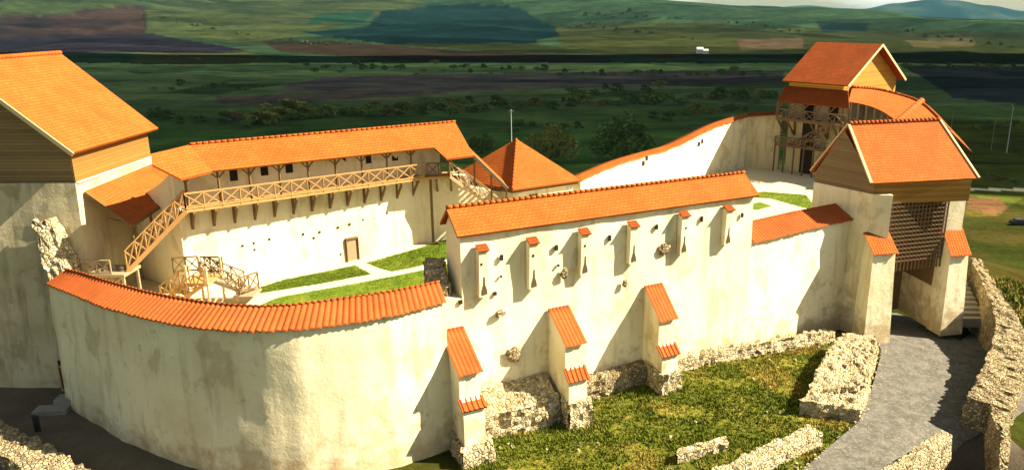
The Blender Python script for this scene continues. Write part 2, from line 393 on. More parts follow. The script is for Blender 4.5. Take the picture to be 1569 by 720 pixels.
def barrel_roof(eave, ridge, back, col=.38, amp=.11, t=.1):
    """corrugated tile capping between matching eave and ridge polylines, plus the far slope"""
    mb = MB(); n = 400
    def along(pts, ts):
        pts = [V(*p) for p in pts]; d = [0]
        for a, b in zip(pts, pts[1:]): d.append(d[-1] + (b - a).length)
        r = []
        for t_ in ts:
            s = t_ * d[-1]; k = 0
            while k < len(d) - 2 and d[k + 1] < s: k += 1
            r.append(pts[k].lerp(pts[k + 1], (s - d[k]) / max(1e-6, d[k + 1] - d[k])))
        return r, d[-1]
    _, Ln = along(eave, [0]); cols = max(3, round(Ln / col)); sub = 8; ts = [k / (cols * sub) for k in range(cols * sub + 1)]
    E, _ = along(eave, ts); R, _ = along(ridge, ts); B, _ = along(back, ts)
    def hgt(k): return amp * abs(math.sin(math.pi * k / sub)) - amp * .3
    rows = []; uvs = []
    jit = [random.uniform(-.04, .04) for _ in range(cols + 1)]
    SL = (R[0] - E[0]).length
    for j, fr in enumerate((-.12, -.12, 0, .2, .4, .6, .8, 1)):
        rows.append([(e + (e - r) * (.0 if fr >= 0 else .0)).lerp(r, fr if fr > 0 else 0) + (e - r).normalized() * ((.06 + jit[k // sub]) if fr < 0 else 0) + V(0, 0, hgt(k) - (t if j == 0 else 0)) for k, (e, r) in enumerate(zip(E, R))])
        uvs.append([(tt * Ln, fr * SL) for tt in ts])
    for fr in (.5, 1):
        rows.append([r.lerp(b, fr) + V(0, 0, hgt(k)) for k, (r, b) in enumerate(zip(R, B))]); uvs.append([(tt * Ln, SL + fr) for tt in ts])
    mb.grid(rows, uvs=uvs); return mb
def ridge_tiles(pts, r=.13, seg=.38):
    mb = MB(); P = resample(pts, seg)
    for a, b in zip(P, P[1:]): mb.tube(a, a.lerp(b, 1.08), r * 1.12, r * .86, 8)
    return mb
def railing(parent, a, b, bays, h=1.0, mat='wood', name='railing', th=.09, cross=True):
    a = V(*a); b = V(*b); mb = MB(); up = V(0, 0, h)
    mb.beam(a + up, b + up, th * 1.2, th); mb.beam(a + V(0, 0, .1), b + V(0, 0, .1), th, th)
    for k in range(bays + 1):
        p = a.lerp(b, k / bays); mb.beam(p - V(0, 0, .05), p + up, th * .9)
        if k < bays and cross:
            q = a.lerp(b, (k + 1) / bays); mb.beam(p + V(0, 0, .12), q + up * .97, th * .75); mb.beam(q + V(0, 0, .12), p + up * .97, th * .75)
    return mb.build(name, mat, parent)

# ------------------------------------------------------------------ ground, one sheet to the horizon
def ground_base(x, y):
    """height outside the walls"""
    cps = [(-36, 46, -7.0, 8), (-22, 36, -7.2, 8), (-8, 38, -8.2, 6), (-2, 44, -8.2, 5), (10, 53, -6.8, 5), (22, 60, -7.8, 5), (32, 58, -8.0, 8), (24, 45, -8.1, 6), (10, 40, -8.4, 7), (44, 62, -8.4, 6), (38, 50, -8.2, 6), (41, 42, -9.0, 5), (27.6, 41.2, -15.5, 1.5), (26, 38, -15, 1.6), (0, 30, -8.8, 8), (55, 80, -13, 14), (70, 60, -15, 16)]
    s = w = 0
    for a, b, z, r in cps:
        k = math.exp(-((x - a) ** 2 + (y - b) ** 2) / (2 * (r * 1.3) ** 2)) + 1e-7; s += k * z; w += k
    return s / w
def hill_profile(px):
    pts = [(-400, -14), (0, -12), (300, -10), (700, -8), (900, -3), (960, 1), (1040, 7), (1120, 13), (1250, 20), (1400, 27), (1600, 36), (2000, 38)]
    if px <= pts[0][0]: return pts[0][1]
    for a, b in zip(pts, pts[1:]):
        if px <= b[0]: return lerp(a[1], b[1], (px - a[0]) / (b[0] - a[0]))
    return pts[-1][1]
VAL = -52.0
def terr(x, y):
    r = math.hypot(x, y); nb = ground_base(x, y)
    dx = max(0, abs(x + 2) - 44) if x < 0 else max(0, x - 46); dy = max(0, y - 96); d = math.hypot(dx, dy)
    if y < 20: d = max(d, 0)
    lo = lerp(nb, -30, sm(0, 75, d)); lo = lerp(lo, VAL, sm(60, 420, d))
    if d > 20: lo += noise.noise(V(x, y, 0) * .012) * 2.5 * sm(20, 150, d)
    if r > 1300:
        px = CX + F * (x / max(1, y)) / 1.04 if y > 0 else 850
        yr = hill_profile(max(-400, min(2000, px))); RR = 5200.0
        ztop = H + RR * (25 - yr) / 1157
        t = sm(1350, RR, r); lo = lerp(VAL, ztop, t * .55 + .45 * sm(2600, RR, r)) if r < RR else ztop - (r - RR) * .02
        bumpz = noise.fractal(V(x, y, 0) * .0008, .9, 2.0, 4) * 60 + noise.noise(V(x, y, 5) * .0004) * 50
        lo += bumpz * sm(1400, 2600, r) * (1 - sm(3900, 5000, r))
    return lo
def pin(px, py, poly):
    c = False; j = len(poly) - 1
    for i in range(len(poly)):
        xi, yi = poly[i]; xj, yj = poly[j]
        if (yi > py) != (yj > py) and px < (xj - xi) * (py - yi) / (yj - yi) + xi: c = not c
        j = i
    return c
LAND = [  # land parcels, some with cloud shade painted in, corners as sighted from the survey station
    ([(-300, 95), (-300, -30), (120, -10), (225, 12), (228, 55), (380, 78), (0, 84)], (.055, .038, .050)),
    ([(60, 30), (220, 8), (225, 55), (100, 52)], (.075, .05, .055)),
    ([(0, 60), (230, 52), (370, 76), (330, 80), (0, 84)], (.036, .034, .062)),  # ploughed strip, cloud shade painted into its blue-purple
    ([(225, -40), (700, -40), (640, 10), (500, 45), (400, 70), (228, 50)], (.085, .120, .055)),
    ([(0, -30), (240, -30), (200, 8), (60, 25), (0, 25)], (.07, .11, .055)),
    ([(460, 50), (560, 42), (600, 15), (700, 6), (790, 10), (830, 35), (880, 46), (820, 66), (600, 68)], (.012, .044, .054)),  # dark forest colour, with cloud shadow over the hillside painted in
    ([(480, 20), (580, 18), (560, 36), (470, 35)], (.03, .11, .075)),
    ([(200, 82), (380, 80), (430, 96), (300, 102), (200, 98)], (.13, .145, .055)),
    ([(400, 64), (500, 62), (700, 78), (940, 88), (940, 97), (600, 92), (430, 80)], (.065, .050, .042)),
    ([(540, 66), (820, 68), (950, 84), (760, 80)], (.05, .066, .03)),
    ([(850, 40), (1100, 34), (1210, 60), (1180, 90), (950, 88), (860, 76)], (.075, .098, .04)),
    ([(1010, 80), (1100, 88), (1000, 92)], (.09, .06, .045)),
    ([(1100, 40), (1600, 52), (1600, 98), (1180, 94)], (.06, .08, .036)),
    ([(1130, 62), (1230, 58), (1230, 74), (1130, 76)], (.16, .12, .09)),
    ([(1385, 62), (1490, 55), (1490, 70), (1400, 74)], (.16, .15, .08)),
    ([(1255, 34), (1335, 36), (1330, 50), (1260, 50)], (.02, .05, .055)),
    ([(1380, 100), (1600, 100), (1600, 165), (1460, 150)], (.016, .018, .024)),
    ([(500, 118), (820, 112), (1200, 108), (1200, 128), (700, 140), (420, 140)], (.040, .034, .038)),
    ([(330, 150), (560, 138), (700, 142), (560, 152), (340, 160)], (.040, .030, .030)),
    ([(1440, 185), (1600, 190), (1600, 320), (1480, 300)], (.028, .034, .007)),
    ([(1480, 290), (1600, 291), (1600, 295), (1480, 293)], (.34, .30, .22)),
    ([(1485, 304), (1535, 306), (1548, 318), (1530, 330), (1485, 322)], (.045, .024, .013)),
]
def cover(x, y, z):
    px, py = proj(x, y, z)
    r = math.hypot(x, y)
    wob = noise.noise(V(x, y, 0) * .004) * 10; wy = noise.noise(V(x, y, 9) * .004) * 3
    if py > 330 or r < 110 or (py > 262 and px > 1400): c = (.046, .040, .011) if noise.noise(V(x, y, 4) * .09) > .0 else (.030, .036, .008)
    elif py > 200: c = (.082, .150, .040)
    elif py > 165: c = (.078, .125, .042)
    elif py > 125: c = (.080, .112, .054)
    elif py > 97: k = (125 - py) / 28; c = (.080 + .08 * k, .112 + .13 * k, .054 + .05 * k)  # paler towards the hills, painted to soften the cloud shadow's edge
    else: c = (.015, .031, .018)
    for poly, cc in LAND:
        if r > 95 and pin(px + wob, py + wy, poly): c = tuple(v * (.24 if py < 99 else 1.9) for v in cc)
    return c
def make_ground():
    angs = []
    a = -math.pi
    while a < math.pi:
        angs.append(a); dens = -.15 < a - 0 < math.pi + .1
        rel = a - math.pi / 2
        a += math.radians(.14) if abs(rel) < math.radians(42) else math.radians(4)
    rad = [0]; r = 3.0
    while r < 14000:
        rad.append(r); r *= 1.018 if 28 < r < 6000 else 1.05
    vs = [(0, 0, terr(0, 0))]; cs = [cover(0, 0, -8)]
    for r in rad[1:]:
        for a in angs:
            x, y = r * math.cos(a), r * math.sin(a); z = terr(x, y) if y > -10 or r < 60 else VAL * sm(40, 300, r) - 8.5 * (1 - sm(40, 300, r))
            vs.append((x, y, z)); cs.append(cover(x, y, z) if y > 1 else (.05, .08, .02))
    n = len(angs); fs = []
    for k in range(n): fs.append((0, 1 + k, 1 + (k + 1) % n))
    for i in range(len(rad) - 2):
        o = 1 + i * n
        for k in range(n): fs.append((o + k, o + n + k, o + n + (k + 1) % n, o + (k + 1) % n))
    me = bpy.data.meshes.new('ground'); me.from_pydata(vs, [], fs)
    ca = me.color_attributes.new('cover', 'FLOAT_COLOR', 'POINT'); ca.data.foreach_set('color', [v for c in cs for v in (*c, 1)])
    me.polygons.foreach_set('use_smooth', [True] * len(me.polygons))
    m, nn, b = newmat('countryside', 1); b.inputs['Specular IOR Level'].default_value = 0; at_ = nn.nodes.new('ShaderNodeVertexColor'); at_.layer_name = 'cover'
    c = co(nn, 'Geo', (.0030, .009, 0.001), (0, 0, .25)); v = tex(nn, c, 1.0, kind='ShaderNodeTexVoronoi'); sp = nn.nodes.new('ShaderNodeSeparateColor'); nn.links.new(v.outputs['Color'], sp.inputs[0])
    cm = mix(nn, at_.outputs['Color'], ramp(nn, sp.outputs[0], [(0, (.42, .5, .46)), (.5, (1, 1, 1)), (1, (1.6, 1.55, 1.3))]), .85, 'MULTIPLY')
    g = co(nn, 'Geo'); a1 = tex(nn, g, .02, 9, .7).outputs['Fac']; a2 = tex(nn, g, .9, 8, .7).outputs['Fac']; a3 = tex(nn, co(nn, 'Geo', (.02, .12, .05), (0, 0, .2)), 1, 8, .7).outputs['Fac']
    cm = mix(nn, cm, ramp(nn, a1, [(.35, (.45, .5, .5)), (.65, (1.5, 1.45, 1.3))]), .8, 'MULTIPLY')
    cm = mix(nn, cm, ramp(nn, a3, [(.35, (.6, .6, .62)), (.65, (1.35, 1.3, 1.25))]), .7, 'MULTIPLY')
    cm = mix(nn, cm, ramp(nn, a2, [(.35, (.6, .62, .55)), (.65, (1.4, 1.35, 1.3))]), .7, 'MULTIPLY')
    nn.links.new(cm, b.inputs['Base Color']); bump(nn, b, a2, .6, .3)
    me.materials.append(m); o = bpy.data.objects.new('ground', me); S.collection.objects.link(o); tag(o, kind='structure')
make_ground()
# blue hills beyond the skyline
def far_hills():
    prof = [(1000, 30), (1120, 17), (1180, 13), (1235, 10), (1290, 14), (1320, 15), (1370, 7), (1420, 2), (1460, 3), (1510, 10), (1569, 18), (1640, 14), (1760, 20), (1900, 30)]
    mb = MB(); rows = []
    for j in range(8):
        row = []; t = j / 7
        for i in range(140):
            px = 1000 + i * 6.4
            for a, b in zip(prof, prof[1:]):
                if a[0] <= px <= b[0]: yy = lerp(a[1], b[1], sm(a[0], b[0], px)); break
            R = 9000 - 1800 * (1 - t) if t < 1 else 9000
            R = 7400 + 1800 * t; ztop = H + 9200 * (25 - yy) / 1157
            z = lerp(-120, ztop, sm(0, 1, t)) + noise.noise(V(px * .02, t * 3, 0)) * 18 * math.sin(math.pi * t)
            u = (px - CX) / (F * 1.04); row.append(V(R * u, R, z))
        rows.append(row)
    for dz in (1500, 4000): rows.append([V(p.x * (1 + dz / 9200), p.y + dz, p.z - dz * .08) for p in rows[7]])
    mb.grid(rows); m, n, b = newmat('forested_hills', 1); b.inputs['Specular IOR Level'].default_value = 0; c = co(n, 'Geo'); t = tex(n, c, .002, 8, .6).outputs['Fac']
    n.links.new(ramp(n, t, [(.42, (.006, .020, .026)), (.5, (.009, .026, .030)), (.62, (.03, .045, .035))]), b.inputs['Base Color'])
    tag(mb.build('hills', m, smooth=True), kind='structure')
far_hills()

# ------------------------------------------------------------------ courtyard terrace, lawns, paths
def zc(x, y): return -1.1 + .9 * min(1, max(0, (y - 58) / 8)) + .15 * min(1, max(0, (y - 66) / 25))
def sheet(name, poly, zf, off, mat, step=1.0, kind='structure', label=None):
    xs = [p[0] for p in poly]; ys = [p[1] for p in poly]
    mb = MB(); import bmesh
    bm = bmesh.new(); vs = [bm.verts.new((p[0], p[1], 0)) for p in poly]; bm.faces.new(vs)
    x = math.floor(min(xs)); 
    while x < max(xs):
        bmesh.ops.bisect_plane(bm, geom=bm.verts[:] + bm.edges[:] + bm.faces[:], plane_co=(x, 0, 0), plane_no=(1, 0, 0)); x += step
    y = math.floor(min(ys))
    while y < max(ys):
        bmesh.ops.bisect_plane(bm, geom=bm.verts[:] + bm.edges[:] + bm.faces[:], plane_co=(0, y, 0), plane_no=(0, 1, 0)); y += step
    bmesh.ops.triangulate(bm, faces=bm.faces)
    for v in bm.verts: v.co.z = zf(v.co.x, v.co.y) + off
    me = bpy.data.meshes.new(name); bm.to_mesh(me); bm.free(); me.materials.append(M[mat])
    if me.polygons and me.polygons[0].normal.z < 0: me.flip_normals()
    me.polygons.foreach_set('use_smooth', [True] * len(me.polygons))
    o = bpy.data.objects.new(name, me); S.collection.objects.link(o); return tag(o, label, kind=kind)
def pxpoly(pp, z, zoff=0):
    r = []
    for q in pp:
        zz = q[2] if len(q) > 2 else z; p = at(q[0], q[1], zz)
        for _ in range(4): p = at(q[0], q[1], zc(p.x, p.y)) if z == 'c' else p
        r.append((p.x, p.y))
    return r
def cpoly(pp):
    r = []
    for q in pp:
        p = at(q[0], q[1], -1)
        for _ in range(5): p = at(q[0], q[1], zc(p.x, p.y))
        r.append((p.x, p.y))
    return r
yard = [(-33, 56), (-33, 46.5), (-29, 45.2), (-24.5, 42.4), (-20, 40.6), (-16, 40.2), (-12.5, 40.9), (-9.5, 42.4), (-7.2, 45), (-7, 46.5), (15, 58), (25, 63.5), (27, 66), (40, 82), (46, 100), (24.5, 96), (2, 69), (-12, 64), (-27, 53)]
sheet('path', yard, zc, 0, 'gravel_path')
tag(bpy.data.objects['path'], kind='structure')
def lawn(pp, n):
    poly = cpoly(pp); o = sheet('lawn', poly, zc, .03, 'lawn', .7); return poly
LAWNS = [lawn([(372, 448), (440, 428), (530, 410), (545, 407), (568, 420), (500, 433), (400, 449)], 0),
         lawn([(562, 403), (640, 381), (700, 362), (740, 366), (690, 396), (600, 416)], 0),
         lawn([(402, 466), (430, 455), (560, 432), (690, 404), (740, 408), (705, 440), (560, 475), (440, 490)], 0),
         lawn([(1150, 296), (1170, 294), (1235, 299), (1252, 322), (1230, 318), (1180, 304), (1150, 303)], 0),
         lawn([(1120, 318), (1165, 310), (1182, 316), (1160, 322)], 0)]

# ------------------------------------------------------------------ 1 curved front wall
eave_px = [(70, 434), (95, 444), (120, 454), (160, 470), (200, 481), (250, 493), (300, 501), (350, 505), (400, 506), (450, 504), (500, 498), (550, 491), (600, 482), (645, 471), (684, 461)]
ridge_px = [(100, 413), (125, 419), (150, 427), (185, 437), (222, 447), (265, 456), (308, 463), (355, 468), (400, 470), (448, 468), (496, 462), (545, 455), (592, 448), (635, 440), (673, 432)]
E1 = [at(x, y, 1.8) for x, y in eave_px]; R1 = [at(x, y, 2.65) for x, y in ridge_px]
N1 = normals(E1); B1 = [r + (r - e) * .95 + V(0, 0, -1.7) for e, r in zip(E1, R1)]
cw = empty('curved_wall', (-18, 40, -8), 'long curved whitewashed defence wall in the foreground with a rounded tile cap', 'wall')
outer = [e - n * .22 + V(0, 0, -.12) for e, n in zip(E1, N1)]
wall(outer, lambda p: terr(p.x, p.y) - .8, 2.2, .55, .06, .4).build('masonry', 'plaster_mid', cw, smooth=True)
barrel_roof(E1, R1, B1, .36, .09).build('tile_cap', 'tile_red', cw, smooth=True)
ridge_tiles([r + V(0, 0, .05) for r in R1], .07, .36).build('ridge_tiles', 'tile_red', cw, smooth=True)
# ------------------------------------------------------------------ 2 tall wall of the chapel range
A = V(-6.06, 44.9, 0); Bm = V(15.42, 56.16, 0); dm = (Bm - A).normalized(); nm = V(dm.y, -dm.x, 0)
LW = (onplane(1160, 297, A, Bm) - V(A.x, A.y, 0)); LM = dm.dot(V(LW.x, LW.y, 0))
def mw(px, py): return onplane(px, py, A, Bm)
def mpt(s, d, z): return V(A.x, A.y, 0) + dm * s + nm * d + V(0, 0, z)
def ms(px, py):
    p = mw(px, py); return dm.dot(V(p.x - A.x, p.y - A.y, 0)), p.z
tw = empty('tall_wall', (5, 50.5, -8), 'tall white wall with a long tiled roof, six slim pilasters and three buttresses', 'wall')
s0, s1 = .25, LM - .1
mb = MB()
wall([mpt(s0, -.18, 5.35), mpt(s1, -.18, 5.35)], lambda p: terr(p.x, p.y) - .8, 2.6, .12, .04, .4, mb)
mb.face([mpt(s0, -.18, 5.35), mpt(s0, -1.75, 6.6), mpt(s0, -2.78, 5.35)]); mb.face([mpt(s1, -.18, 5.35), mpt(s1, -1.75, 6.6), mpt(s1, -2.78, 5.35)])
mb.build('masonry', 'plaster', tw, smooth=True)
mb = MB(); mb.slab(mpt(s0 - .25, .15, 5.42), mpt(s1 + .25, .15, 5.42), mpt(s1 + .25, -1.75, 6.8), mpt(s0 - .25, -1.75, 6.8)); mb.slab(mpt(s1 + .25, -3.2, 5.5), mpt(s0 - .25, -3.2, 5.5), mpt(s0 - .25, -1.76, 6.8), mpt(s1 + .25, -1.76, 6.8))
mb.build('roof', 'tile', tw)
ridge_tiles([mpt(s0 - .25, -1.75, 6.85), mpt(s1 + .25, -1.75, 6.85)], .13, .42).build('ridge_tiles', 'tile', tw, smooth=True)
# lower body left of and right of the tall range shares the same face
mb = MB(); wall([mpt(-1.6, -.1, 1.5), mpt(.3, -.14, 1.2)], lambda p: terr(p.x, p.y) - .8, 2.0, .2, .05, .4, mb); mb.build('wall_stub', 'plaster', tw, smooth=True)
# pilasters: slim chutes with a tile cap and a tall keyhole opening at the foot
for (px, py, bx, by) in ((735, 380, 742, 452), (812, 369, 818, 440), (891, 355, 899, 418), (966, 344, 973, 401), (1044, 328, 1051, 386), (1112, 319, 1114, 373)):
    s, z = ms(px + 2, py); _, zb_ = ms(bx, by); w = .33
    m1 = MB(); m1.hexa([mpt(s - w, -.1, zb_), mpt(s - w, .34, zb_), mpt(s + w, .34, zb_), mpt(s + w, -.1, zb_)], [mpt(s - w, -.1, z), mpt(s - w, .44, z), mpt(s + w, .44, z), mpt(s + w, -.1, z)])
    p = m1.build('pilaster', 'plaster', tw)
    m2 = MB(); m2.slab(mpt(s - w - .05, .58, z - .04), mpt(s + w + .05, .58, z - .04), mpt(s + w + .05, -.05, z + .26), mpt(s - w - .05, -.05, z + .26), .07); m2.build('tile_cap', 'tile_dark', p)
    m3 = MB(); d0 = .12
    def kp(ds, zz): 
        tt = (zz - zb_) / (z - zb_); return mpt(s + ds, lerp(.34, .44, max(0, tt)) + .012, zz)
    zz0 = zb_ + .12
    m3.face([kp(-.05, zz0 + 1.25), kp(-.07, zz0 + .75), kp(-.2, zz0 + .3), kp(-.2, zz0), kp(.22, zz0 + .06), kp(.2, zz0 + .3), kp(.07, zz0 + .7), kp(.05, zz0 + 1.25)])
    m3.build('slit', 'recess_shade', p)
for (px, py, w, h) in ((769, 395, .20, .36), (853, 380, .22, .36), (759, 450, .2, .22), (706, 463, .24, .26), (935, 365, .18, .4), (1007, 348, .18, .34), (1076, 336, .16, .4), (1138, 330, .16, .34), (856, 407, .14, .14), (768, 424, .12, .12), (813, 389, .14, .18), (892, 374, .12, .14), (1046, 347, .12, .14), (734, 402, .12, .14)):
    s, z = ms(px, py); mb = MB(); dd = .02 if px not in (813, 892, 1046, 734) else .44
    mb.hexa([mpt(s - w / 2, -.12, z - h / 2), mpt(s + w / 2, -.12, z - h / 2), mpt(s + w / 2, dd, z - h / 2), mpt(s - w / 2, dd, z - h / 2)], [mpt(s - w / 2, -.12, z + h / 2), mpt(s + w / 2, -.12, z + h / 2), mpt(s + w / 2, dd, z + h / 2), mpt(s - w / 2, dd, z + h / 2)])
    mb.build('loophole', 'opening_shade', tw)
def stone_patch(px, py, rw, rh, parent, name='exposed_stone', seed=1):
    s, z = ms(px, py); mb = MB(); pts = []
    for k in range(18):
        t = 2 * math.pi * k / 18; rr = 1 + noise.noise(V(math.cos(t) * 1.5, math.sin(t) * 1.5, seed)) * .5
        pts.append((rw * rr * math.cos(t), rh * rr * math.sin(t)))
    dq = .10 + .12 * max(0, (5.35 - z) / 13.5)
    c = mpt(s, dq + .03, z); 
    for k in range(18):
        a, b = pts[k], pts[(k + 1) % 18]; mb.face([mpt(s + a[0], dq - .1, z + a[1]), mpt(s + b[0], dq - .1, z + b[1]), mpt(s + b[0] * .6, dq + .03, z + b[1] * .6), mpt(s + a[0] * .6, dq + .03, z + a[1] * .6)])
        mb.face([mpt(s + a[0] * .6, dq + .03, z + a[1] * .6), mpt(s + b[0] * .6, dq + .03, z + b[1] * .6), c])
    mb.build(name, 'rubble', parent)
for i, (px, py, rw, rh) in enumerate(((865, 419, .33, .36), (957, 434, .22, .3), (1018, 382, .55, .42), (786, 541, .6, .55), (765, 480, .35, .3))): stone_patch(px, py, rw, rh, tw, seed=i)
# buttresses
def buttress(cap_t, cap_b, c2a, c2b, base, w=1.4):
    s, z0 = ms(*cap_t); P0 = mpt(s, 0, 0); P1 = mpt(s, 1, 0)
    q = onplane(*cap_b, P0, P1); d1 = (q - P0).dot(nm); z1 = q.z
    a = onplane(*c2a, P0, P1); z2 = a.z; bq = onplane(*c2b, P0, P1); d2 = (bq - P0).dot(nm); z3 = bq.z
    zb_ = terr(*mpt(s, d2, 0).xy) - .6
    m = MB()
    def prism(prof, mb, wa, wb):
        prof = [(d, z) for d, z in prof]; mb.hexa([mpt(s + wa, d, z) for d, z in prof], [mpt(s + wb, d, z) for d, z in prof])
    d1 = max(d1, 1.6); d2 = max(d2, d1 + .25)
    prism([(-.2, zb_), (d2 - .05, zb_), (d2 - .12, z3 + .1), (d1 - .12, z2), (d1 - .15, z1 - .05), (-.2, z0 - .12)], m, 0, w)
    p = m.build('buttress', 'plaster', tw)
    m = MB(); ea, eb = mpt(s - .12, d1 + .06, z1), mpt(s + w + .12, d1 + .06, z1); ra, rb = mpt(s - .12, -.02, z0), mpt(s + w + .12, -.02, z0)
    barrel_roof([ea, eb], [ra, rb], [ra + V(0, 0, -.2), rb + V(0, 0, -.2)], .27, .045, .1).build('tile_cap', 'tile_red', p, smooth=True)
    ea, eb = mpt(s - .12, d2 + .1, z3), mpt(s + w + .12, d2 + .1, z3); ra, rb = mpt(s - .12, d1 - .14, z2), mpt(s + w + .12, d1 - .14, z2)
    m = MB(); m.slab(ea, eb, rb, ra, .12); m.build('tile_cap', 'tile_red', p)
    mq = MB()
    for q in range(5): a_ = ea.lerp(eb, (q + .5) / 5); b_ = ra.lerp(rb, (q + .5) / 5); mq.tube(a_, b_, .07, .06, 8)
    mq.build('cover_tiles', 'tile_red', p)
    return s, d2
bt = [buttress((676, 506), (704, 574), (704, 612), (711, 630), None), buttress((842, 473), (868, 529), (868, 566), (873, 586), None), buttress((989, 438), (1012, 491), (1011, 531), (1016, 547), None)]
# stone footings
def footing(pp_top, drop, parent, seed, label=None):
    hi = [V(*p) for p in pp_top]; c = sum(hi, V(0, 0, 0)) / len(hi)
    lo = [V(p.x + (p.x - c.x) * .12, p.y + (p.y - c.y) * .12, terr(p.x, p.y) - .5) for p in hi]
    return rubble_block(lo, hi, None, .25, .11, seed)
s1_, dd1 = bt[0]; s2_, dd2 = bt[1]; s3_, dd3 = bt[2]
footing([mpt(s1_ - .3, .0, -6.6), mpt(s1_ - .3, dd1 + .35, -7.1), mpt(s1_ + 1.75, dd1 + .35, -7.1), mpt(s1_ + 1.75, .0, -6.6)], 0, tw, 1).build('stone_footing', 'rubble_pale', tw)
footing([mpt(s1_ + 1.6, .0, -5.3), mpt(s1_ + 1.6, 1.5, -6.5), mpt(s2_ - 1.5, 2.1, -6.3), mpt(s2_ - .35, 1.9, -6.2), mpt(s2_ - .35, .0, -5.2)], 0, tw, 2).build('stone_footing', 'rubble_pale', tw)
footing([mpt(s2_ - .1, .4, -6.0), mpt(s2_ - .1, dd2 + .2, -6.3), mpt(s2_ + 1.6, dd2 + .2, -6.3), mpt(s2_ + 1.6, .4, -6.0)], 0, tw, 3).build('stone_footing', 'rubble_pale', tw)
footing([mpt(s2_ + 1.4, .0, -6.2), mpt(s2_ + 1.4, .7, -6.5), mpt(s3_ + .1, .7, -6.3), mpt(s3_ + .1, .0, -6.1)], 0, tw, 4).build('stone_footing', 'rubble', tw)
footing([mpt(s3_ - .1, .4, -5.9), mpt(s3_ - .1, dd3 + .15, -6.2), mpt(s3_ + 1.6, dd3 + .15, -6.2), mpt(s3_ + 1.6, .4, -5.9)], 0, tw, 5).build('stone_footing', 'rubble_pale', tw)
stone_wall([mpt(s3_ + 1.5, .25, -6.3), mpt(LM + 5, .35, -7.0), mpt(LM + 9.5, .3, -7.5)], lambda p: terr(p.x, p.y) - .5, .7).build('stone_footing', 'rubble_pale', tw)
# rubble steps where the curved wall meets the tall one
rb = MB()
for i in range(4):
    c = mpt(-.9 + .1 * i, -1.2 - .55 * i, 0); zt_ = 2.0 + .38 * i
    rubble_block([c + V(x, y, .2) for x, y in ((-.7, -.5), (.7, -.5), (.7, .5), (-.7, .5))], [c + V(x, y, zt_) for x, y in ((-.6, -.4), (.6, -.4), (.6, .4), (-.6, .4))], rb, .22, .1, i)
tag(rb.build('stone_pile', 'rubble_pale'), 'stepped grey rubble stones stacked at the left end of the tall white wall', 'stones')

# ------------------------------------------------------------------ 3 right curtain wall
rw = empty('curtain_wall', (21, 60, -8), 'low white wall with red tile cap between the tall wall and the gate tower', 'wall')
Ee = [at(1156, 371, 1.6), at(1240, 350, 1.6), at(1316, 334, 1.6)]; Re = [at(1156, 337, 2.35), at(1190, 326, 2.35), at(1296, 315, 2.35)]
Ee = [Ee[0], Ee[1], Ee[2] + V(.4, .25, 0)]
nn_ = n2(Ee[0], Ee[2]); Re = [e - nn_ * 1.9 + V(0, 0, 1.0) for e in Ee]
wall([e - nn_ * .25 + V(0, 0, -.12) for e in [Ee[0] + (Ee[0] - Ee[1]) * .15] + Ee[1:]], lambda p: terr(p.x, p.y) - .8, 1.6, .15, .05, .4).build('masonry', 'plaster', rw, smooth=True)
barrel_roof(Ee, Re, [r - nn_ * 1.2 + V(0, 0, -.8) for r in Re], .34, .09).build('tile_cap', 'tile_red', rw, smooth=True)

# ------------------------------------------------------------------ 4 left watchtower
wt = empty('watchtower', (-38.5, 55, -7), 'square plastered tower with a plank upper storey and steep orange roof on the left', 'tower')
X0, X1, Y0, Y1, ZT = -45.0, -32.6, 50.3, 60.5, 7.6
mb = MB(); nzr = 16; rows = []
for r in range(nzr + 1):
    t = r / nzr; z = lerp(-8.2, ZT, t); k = (1 - t); row = []
    cs = [(X0 - k, Y0 - 1.6 * k), (X1 + .5 * k, Y0 - 1.6 * k), (X1 + .5 * k, Y1), (X0 - k, Y1), (X0 - k, Y0 - 1.6 * k)]
    for (a, b) in zip(cs, cs[1:]):
        for u in range(16):
            p = V(lerp(a[0], b[0], u / 16), lerp(a[1], b[1], u / 16), z); q = V(b[0] - a[0], b[1] - a[1], 0).normalized(); p += V(q.y, -q.x, 0) * nz3(p, .5) * (.12 if u else 0); row.append(p)
    row.append(row[0]); rows.append(row)
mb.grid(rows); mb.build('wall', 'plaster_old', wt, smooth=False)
mb = MB(); i_ = .12
EZ, RZ, XR = 10.05, 15.6, (X0 + X1) / 2
mb.hexa([(X0 + i_, Y0 + i_, ZT), (X1 - i_, Y0 + i_, ZT), (X1 - i_, Y1 - i_, ZT), (X0 + i_, Y1 - i_, ZT)], [(X0 + i_, Y0 + i_, EZ), (X1 - i_, Y0 + i_, EZ), (X1 - i_, Y1 - i_, EZ), (X0 + i_, Y1 - i_, EZ)])
for y in (Y0 + i_, Y1 - i_): mb.face([(X0 + i_, y, EZ), (X1 - i_, y, EZ), (XR, y, RZ - .35)])
mb.build('plank_wall', 'plank_grey', wt)
mb = MB(); mb.hexa([(X1 - .10, Y0 + .13, ZT + .01), (X1 - .04, Y0 + .13, ZT + .01), (X1 - .04, Y1 - .13, ZT + .01), (X1 - .10, Y1 - .13, ZT + .01)], [(X1 - .10, Y0 + .13, EZ), (X1 - .04, Y0 + .13, EZ), (X1 - .04, Y1 - .13, EZ), (X1 - .10, Y1 - .13, EZ)])
mb.build('side_planking', 'plank', wt)
mb = MB(); yo = .7; sl = (RZ - EZ) / (X1 - XR)
mb.slab((X1 + .65, Y0 - yo, EZ - .65 * sl + .35), (X1 + .65, Y1 + yo - .3, EZ - .65 * sl + .35), (XR, Y1 + yo - .3, RZ + .1), (XR, Y0 - yo, RZ + .1), .2)
